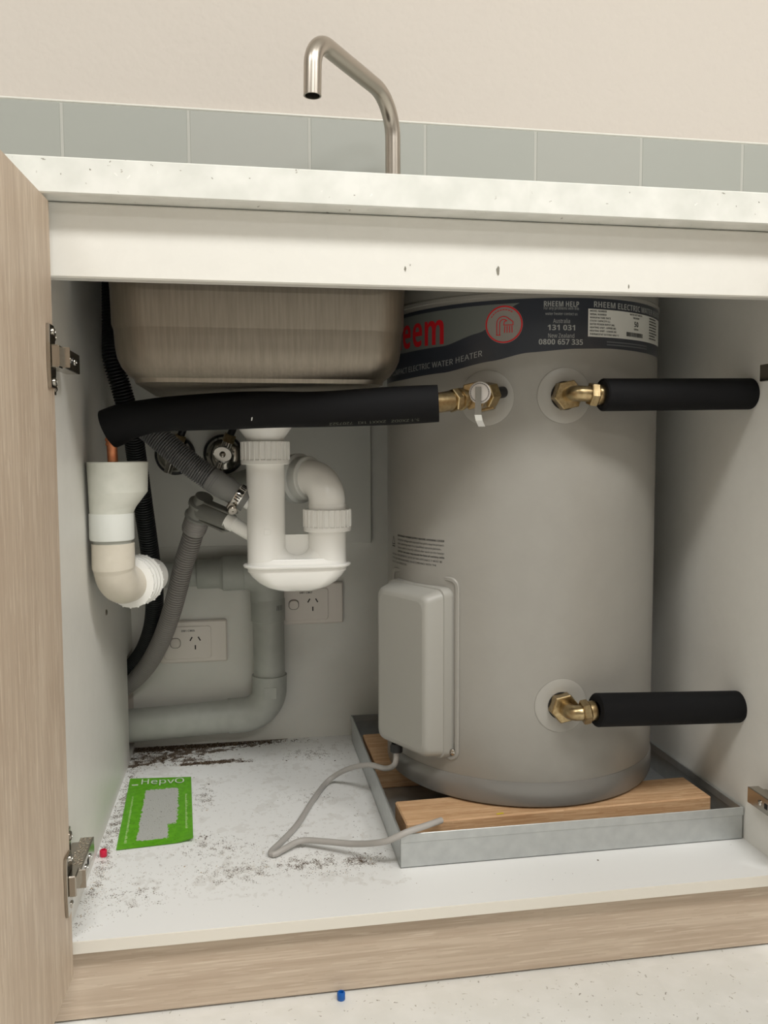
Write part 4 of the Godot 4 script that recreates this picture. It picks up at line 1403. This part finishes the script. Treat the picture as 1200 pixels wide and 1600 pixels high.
func valves() -> void:
	var z := BACK + 0.009
	for k in 2:
		var o: Vector3 = [Vector3(0.0815, 0.607, z), Vector3(0.163, 0.608, z)][k]
		var t := thing("stop_valve", ["chrome stop valve on the back panel, half hidden behind the slanting hose", "chrome stop valve with an oval screwed cap, beside the trap's inlet nut"][k], "valve", o, "stop valves on the back panel")
		var x := frame(o, Vector3(0, 0, 1))
		var st := begin()
		lathe(st, [[0.0, 0.0], [0.034, 0.0], [0.0345, 0.004], [0.033, 0.008], [0.0300, 0.009], [0.0, 0.009]], x, 44)
		obj("rubber_ring", st, M.black, t)
		st = begin()
		lathe(st, [[0.0, 0.0092], [0.0300, 0.0092], [0.0295, 0.013], [0.026, 0.016], [0.018, 0.012], [0.012, 0.012], [0.0105, 0.014], [0.0105, 0.04], [0.0, 0.04]], x, 44)
		obj("wall_flange", st, M.chrome, t)
		st = begin()
		var h := o + Vector3(0, 0, 0.045)
		lathe(st, [[0.0, 0.0], [0.0085, 0.0], [0.0085, 0.03], [0.0, 0.03]], frame(h, Vector3(0.35, 0.88, 0.1)), 20)
		lathe(st, [[0.0, 0.0], [0.0085, 0.0], [0.0085, 0.018], [0.0, 0.018]], frame(h, Vector3(0, 0, 1)), 20)
		lathe(st, [[0.0, 0.0], [0.0065, 0.0], [0.0065, 0.032], [0.0, 0.032]], frame(h, Vector3(-0.3, -0.9, 0.1)), 20)
		obj("valve_body", st, M.chrome, t)
		st = begin()
		var oval := PackedVector2Array()
		for i in 28:
			oval.append(Vector2(cos(TAU * i / 28) * 0.0165, sin(TAU * i / 28) * 0.0135))
		plate(st, oval, Transform3D(Basis(Vector3.BACK, -0.3), h + Vector3(0, 0, 0.017)), 0.007, 0.0018)
		obj("oval_cap", st, M.chrome, t)
		st = begin()
		screw(st, h + Vector3(0, 0, 0.0238), Vector3(0, 0, 1), 0.0052)
		obj("screw", st, M.nickel, t)
		st = begin()
		hexnut(st, frame(h, Vector3(0.35, 0.88, 0.1)), 0.018, 0.022, 0.036)
		obj("union_nut", st, M.brass, t)
		st = begin()
		var top := h + Vector3(0.35, 0.88, 0.1).normalized() * 0.034
		tube(st, curve([top, top + Vector3(0.012, 0.03, 0.002), top + Vector3(0.02, 0.07, 0.0), top + Vector3(0.0, 0.17, -0.01)], 0.008), 0.0062, 18)
		obj("flexible_tail", st, M.black, t, "black braided tail")

func outlets() -> void:
	for k in 2:
		var o: Vector3 = [Vector3(0.1055, 0.2795, BACK), Vector3(0.3125, 0.3405, BACK)][k]
		var t := thing("power_outlet", ["white power outlet inside the loop of the grey drain pipe", "white power outlet right of the drain pipe below the white trap"][k], "power outlet", o, "power outlets on the cabinet back")
		var st := begin()
		plate(st, rrect(0.116, 0.074, 0.003, 4), Transform3D(Basis.IDENTITY, o), 0.0085, 0.0022)
		obj("surround", st, M.outlet, t)
		var f := o + Vector3(-0.010, -0.001, 0.0085)
		st = begin()
		plate(st, rrect(0.082, 0.058, 0.006, 5), Transform3D(Basis.IDENTITY, f), 0.0016, 0.0010)
		obj("face_plate", st, M.outlet, t)
		f += Vector3(0, 0, 0.0016)
		st = begin()
		plate(st, rrect(0.0185, 0.0185, 0.0075, 5), Transform3D(Basis.IDENTITY, f + Vector3(-0.021, 0.0, -0.0006)), 0.0008, 0.0)
		obj("switch_gap", st, mat("switch_gap", c8(120, 112, 104), 0.7), t)
		st = begin()
		plate(st, rrect(0.0165, 0.0165, 0.0068, 5), Transform3D(Basis(Vector3.RIGHT, -0.16 if k == 0 else 0.16), f + Vector3(-0.021, 0.0, -0.0004)), 0.0028, 0.0009)
		obj("rocker_switch", st, M.outlet, t)
		if k == 1:
			st = begin()
			box(st, f + Vector3(-0.021, 0.0072, 0.0006), Vector3(0.007, 0.0022, 0.0016), 0.0003)
			obj("switch_flag", st, mat("red_flag", c8(150, 72, 64), 0.5), t)
		for q in [[-0.0065, 0.0065, -0.52], [0.0075, 0.0065, 0.52], [0.0005, -0.0085, 0.0]]:
			st = begin()
			box(st, f + Vector3(0.0125 + q[0], q[1], 0.0), Vector3(0.0021, 0.0078, 0.0005), 0.0001, Basis(Vector3.BACK, q[2]))
			obj("socket_slot", st, M.dark, t)
		lettering("printed_tag", ["DB1 CB05", "DB1 CB07"][k], 0.0033, 0.0225, 0, onflat(f + Vector3(0.001, 0.0195, 0.0003), Vector3.RIGHT, Vector3.UP), M.ink, t)

func cord(t: Node3D) -> void:
	var st := begin()
	var pts := [Vector3(0.404, 0.190, -0.243), Vector3(0.4025, 0.168, -0.2475), Vector3(0.394, 0.150, -0.279), Vector3(0.374, 0.1442, -0.312), Vector3(0.347, 0.124, -0.352), Vector3(0.3195, 0.100, -0.372), Vector3(0.291, SH + 0.0045, -0.312), Vector3(0.262, SH + 0.0045, -0.232), Vector3(0.237, SH + 0.0045, -0.183), Vector3(0.2235, SH + 0.0045, -0.1585), Vector3(0.2275, SH + 0.005, -0.150), Vector3(0.2415, 0.100, -0.1585), Vector3(0.264, 0.102, -0.172), Vector3(0.2955, 0.106, -0.155), Vector3(0.330, 0.112, -0.130), Vector3(0.361, 0.1292, -0.0945), Vector3(0.389, 0.1425, -0.0875), Vector3(0.419, 0.1445, -0.0985), Vector3(0.4375, 0.1438, -0.1095)]
	var line := curve(pts, 0.004)
	tube(st, line, 0.0040, 16)
	obj("power_cord", st, M.sheath, t, "grey power cord looping across the dirty cabinet floor")

func small_things() -> void:
	# green card on the shelf
	var t := thing("product_card", "green printed card with a worn grey middle, lying flat at the back left", "card", Vector3(0.066, SH, -0.33))
	var st := begin()
	var q := [Vector3(0.0235, SH + 0.0006, -0.205), Vector3(0.0105, SH + 0.0006, -0.4515), Vector3(0.106, SH + 0.0006, -0.4425), Vector3(0.1218, SH + 0.0006, -0.214)]
	var at := func(u: float, v: float, y: float) -> Vector3:
		return q[0].lerp(q[3], u).lerp(q[1].lerp(q[2], u), v) + Vector3(0, y, 0)
	var nu := 12
	var nv := 24
	for i in nu:
		for j in nv:
			var u0 := float(i) / nu
			var v0 := float(j) / nv
			var u1 := float(i + 1) / nu
			var v1 := float(j + 1) / nv
			var bump := func(u: float, v: float) -> float:
				return 0.0006 + 0.004 * clampf((u - v * 1.2 - 0.8) * 5.0, 0.0, 1.0)
			for w in [[u0, v0], [u0, v1], [u1, v1], [u0, v0], [u1, v1], [u1, v0]]:
				st.set_uv(Vector2(w[0], 1.0 - w[1]))
				st.set_smooth_group(1)
				st.add_vertex(at.call(w[0], w[1], bump.call(w[0], w[1])) - ofs)
	var im := Image.create(256, 640, false, Image.FORMAT_RGB8)
	var n := noise(0.03, 4, 77)
	var n2 := noise(0.2, 3, 78)
	for y in 640:
		for x in 256:
			var u := x / 256.0
			var v := 1.0 - y / 640.0
			var c := c8(86, 160, 14).lerp(c8(104, 178, 30), clampf(0.5 + n.get_noise_2d(x, y), 0, 1))
			var wob := n.get_noise_2d(x * 1.7, y * 1.3) * 0.035
			var uu := u + wob
			var vv := v + wob * 0.5
			var inside := uu > 0.24 + 0.05 * v and uu < 0.80 - 0.03 * (1.0 - v) and vv > 0.08 and vv < 0.83 - 0.05 * (1.0 - u)
			if uu > 0.66 and vv < 0.27 and uu + 0.4 * (0.27 - vv) > 0.66:
				inside = false
			if inside:
				c = c8(196, 197, 193).lerp(c8(176, 176, 170), clampf(0.5 + n2.get_noise_2d(x, y) * 1.2, 0, 1))
			im.set_pixel(x, y, c)
	var r := RandomNumberGenerator.new()
	r.seed = 5
	for i in 260:   # crumbs stuck to it, and the two columns of print too small to read
		im.fill_rect(Rect2i(r.randi_range(4, 250), r.randi_range(60, 634), r.randi_range(1, 3), r.randi_range(1, 4)), c8(70, 62, 50))
	for col in [22, 230]:
		var y := 190
		while y < (600 if col == 22 else 520):
			var d := r.randi_range(3, 8)
			im.fill_rect(Rect2i(col, y, r.randi_range(5, 9), d), c8(176, 208, 140))
			y += d + r.randi_range(2, 5)
	im.fill_rect(Rect2i(12, 66, 26, 10), c8(222, 226, 214))
	var cm := mat("green_card", Color.WHITE, 0.35)
	cm.albedo_texture = ImageTexture.create_from_image(im)
	obj("card_sheet", st, cm, t)
	var du: Vector3 = (at.call(1.0, 0.9, 0) - at.call(0.0, 0.9, 0)).normalized()
	var dv: Vector3 = (at.call(0.5, 1.0, 0) - at.call(0.5, 0.0, 0)).normalized()
	lettering("printed_name", "HepvO", 0.020, 0.066, 0, onflat(at.call(0.54, 0.880, 0.0018), du, dv), mat("pale_green_print", c8(214, 226, 204), 0.5), t, false)
	# coloured caps
	for k in 2:
		var o: Vector3 = [Vector3(0.0095, SH + 0.0002, -0.193), Vector3(0.2955, -0.0068, -0.0025)][k]
		ofs = o
		st = begin()
		lathe(st, [[0.0, 0.0], [0.0042, 0.0], [0.0046, 0.0006], [0.0046, 0.0075], [0.004, 0.0086], [0.0028, 0.0088], [0.0026, 0.006], [0.0, 0.006]], Transform3D(Basis(Vector3.UP, 0.4), o), 22)
		single(["red_cap", "blue_cap"][k], st, [M.red_cap, M.blue_cap][k], ["tiny red plastic cap against the left cabinet wall beside the green card", "tiny blue plastic cap on the floor at the foot of the kickboard"][k], "cap")
	ofs = Vector3(0.521, 0.138, -0.127)
	st = begin()
	box(st, Vector3(0.521, 0.1384, -0.1275), Vector3(0.010, 0.0007, 0.003), 0.0002, Basis(Vector3.UP, 0.2))
	single("yellow_flake", st, mat("yellow_paint", c8(206, 186, 40), 0.6), "small yellow flake on the front timber below the heater", "flake")

func debris() -> void:
	# crumbs of rotted chipboard and grit, heaped where the photograph shows them
	ofs = Vector3(0.2, SH, -0.3)
	var sp := begin()
	var P := [Vector3(1, 0, 0.1), Vector3(-0.8, 0.1, 0.3), Vector3(0, 0.7, 0), Vector3(0.1, -0.35, 0), Vector3(0.2, 0, 1.1), Vector3(-0.1, 0.05, -0.9)]
	for f in [[0, 2, 4], [4, 2, 1], [1, 2, 5], [5, 2, 0], [0, 4, 3], [4, 1, 3], [1, 5, 3], [5, 0, 3]]:
		sp.add_vertex(P[f[0]]); sp.add_vertex(P[f[1]]); sp.add_vertex(P[f[2]])
	sp.generate_normals()
	var gm := mat("crumb", Color.WHITE, 0.95)
	gm.vertex_color_use_as_albedo = true
	var mm := MultiMesh.new()
	mm.transform_format = MultiMesh.TRANSFORM_3D
	mm.use_colors = true
	mm.mesh = sp.commit()
	# x, z, spread x, spread z, count, size in mm, how dark
	var heaps := [[0.07, -0.585, 0.06, 0.009, 1100, 1.6, 0.95], [0.19, -0.584, 0.045, 0.006, 600, 1.3, 0.95], [0.13, -0.503, 0.03, 0.004, 420, 1.2, 0.95], [0.09, -0.535, 0.03, 0.014, 200, 1.2, 0.8], [0.02, -0.54, 0.015, 0.03, 220, 1.1, 0.7],
		[0.008, -0.33, 0.006, 0.12, 160, 1.0, 0.5], [0.010, -0.13, 0.006, 0.06, 420, 0.7, 0.15], [0.03, -0.14, 0.018, 0.05, 260, 0.6, 0.15], [0.125, -0.37, 0.012, 0.04, 70, 0.9, 0.6], [0.16, -0.135, 0.045, 0.02, 260, 0.7, 0.6], [0.14, -0.20, 0.03, 0.02, 120, 0.8, 0.6],
		[0.27, -0.125, 0.04, 0.014, 420, 0.6, 0.45], [0.30, -0.10, 0.02, 0.006, 130, 0.8, 0.7], [0.345, -0.125, 0.014, 0.010, 220, 0.8, 0.7], [0.21, -0.15, 0.016, 0.02, 120, 0.7, 0.6], [0.31, -0.50, 0.03, 0.018, 90, 0.9, 0.8], [0.285, -0.34, 0.02, 0.015, 60, 0.7, 0.7], [0.345, -0.24, 0.008, 0.03, 30, 0.9, 0.8], [0.2, -0.3, 0.16, 0.16, 420, 0.6, 0.5], [0.25, -0.06, 0.2, 0.03, 40, 0.7, 0.7], [0.6, -0.05, 0.15, 0.02, 14, 0.6, 0.7], [0.135, -0.225, 0.008, 0.004, 40, 1.2, 0.9]]
	var xs: Array[Transform3D] = []
	var cs: Array[Color] = []
	for hq in heaps:
		for i in int(hq[4] * (1.0 if hq[1] < -0.45 else 0.5)):
			var x: float = rng.randfn(hq[0], hq[2])
			var z: float = rng.randfn(hq[1], hq[3])
			if x < 0.0025 or x > 0.83 or z < BACK + 0.002 or z > -0.004 or (x > 0.375 and z < -0.092):
				continue
			var s: float = hq[5] * 0.001 * rng.randf_range(0.35, 1.25)
			if rng.randf() < 0.05:
				s *= 1.8
			xs.append(Transform3D(Basis(Vector3.UP, rng.randf() * TAU).scaled(Vector3(s, s * rng.randf_range(0.5, 0.9), s)), Vector3(x, SH + s * 0.22 + (0.0009 if x > 0.012 and x < 0.12 and z < -0.21 and z > -0.45 else 0.0), z) - ofs))
			var dk: bool = rng.randf() < hq[6]
			cs.append((Color8(62, 47, 34).lerp(Color8(96, 78, 58), rng.randf()) if dk else Color8(166, 146, 122).lerp(Color8(206, 192, 170), rng.randf())).srgb_to_linear())
	for i in 170:   # sawdust lying on the arm of the lower left hinge
		var s := rng.randf_range(0.0004, 0.0009)
		xs.append(Transform3D(Basis(Vector3.UP, rng.randf() * TAU).scaled(Vector3(s, s * 0.7, s)), Vector3(rng.randf_range(0.009, 0.0212), 0.1825 + s * 0.2, rng.randf_range(-0.052, 0.014)) - ofs))
		cs.append(Color8(150, 134, 112).lerp(Color8(212, 200, 178), rng.randf()).srgb_to_linear())
	mm.instance_count = xs.size()
	for i in xs.size():
		mm.set_instance_transform(i, xs[i])
		mm.set_instance_color(i, cs[i])
	var o := MultiMeshInstance3D.new()
	o.name = "dirt_crumbs"
	o.multimesh = mm
	o.material_override = gm
	o.position = ofs
	o.set_meta("kind", "stuff")
	add_child(o)
	metas(o, "brown crumbs of dirt and chipboard scattered over the white cabinet floor", "dirt")
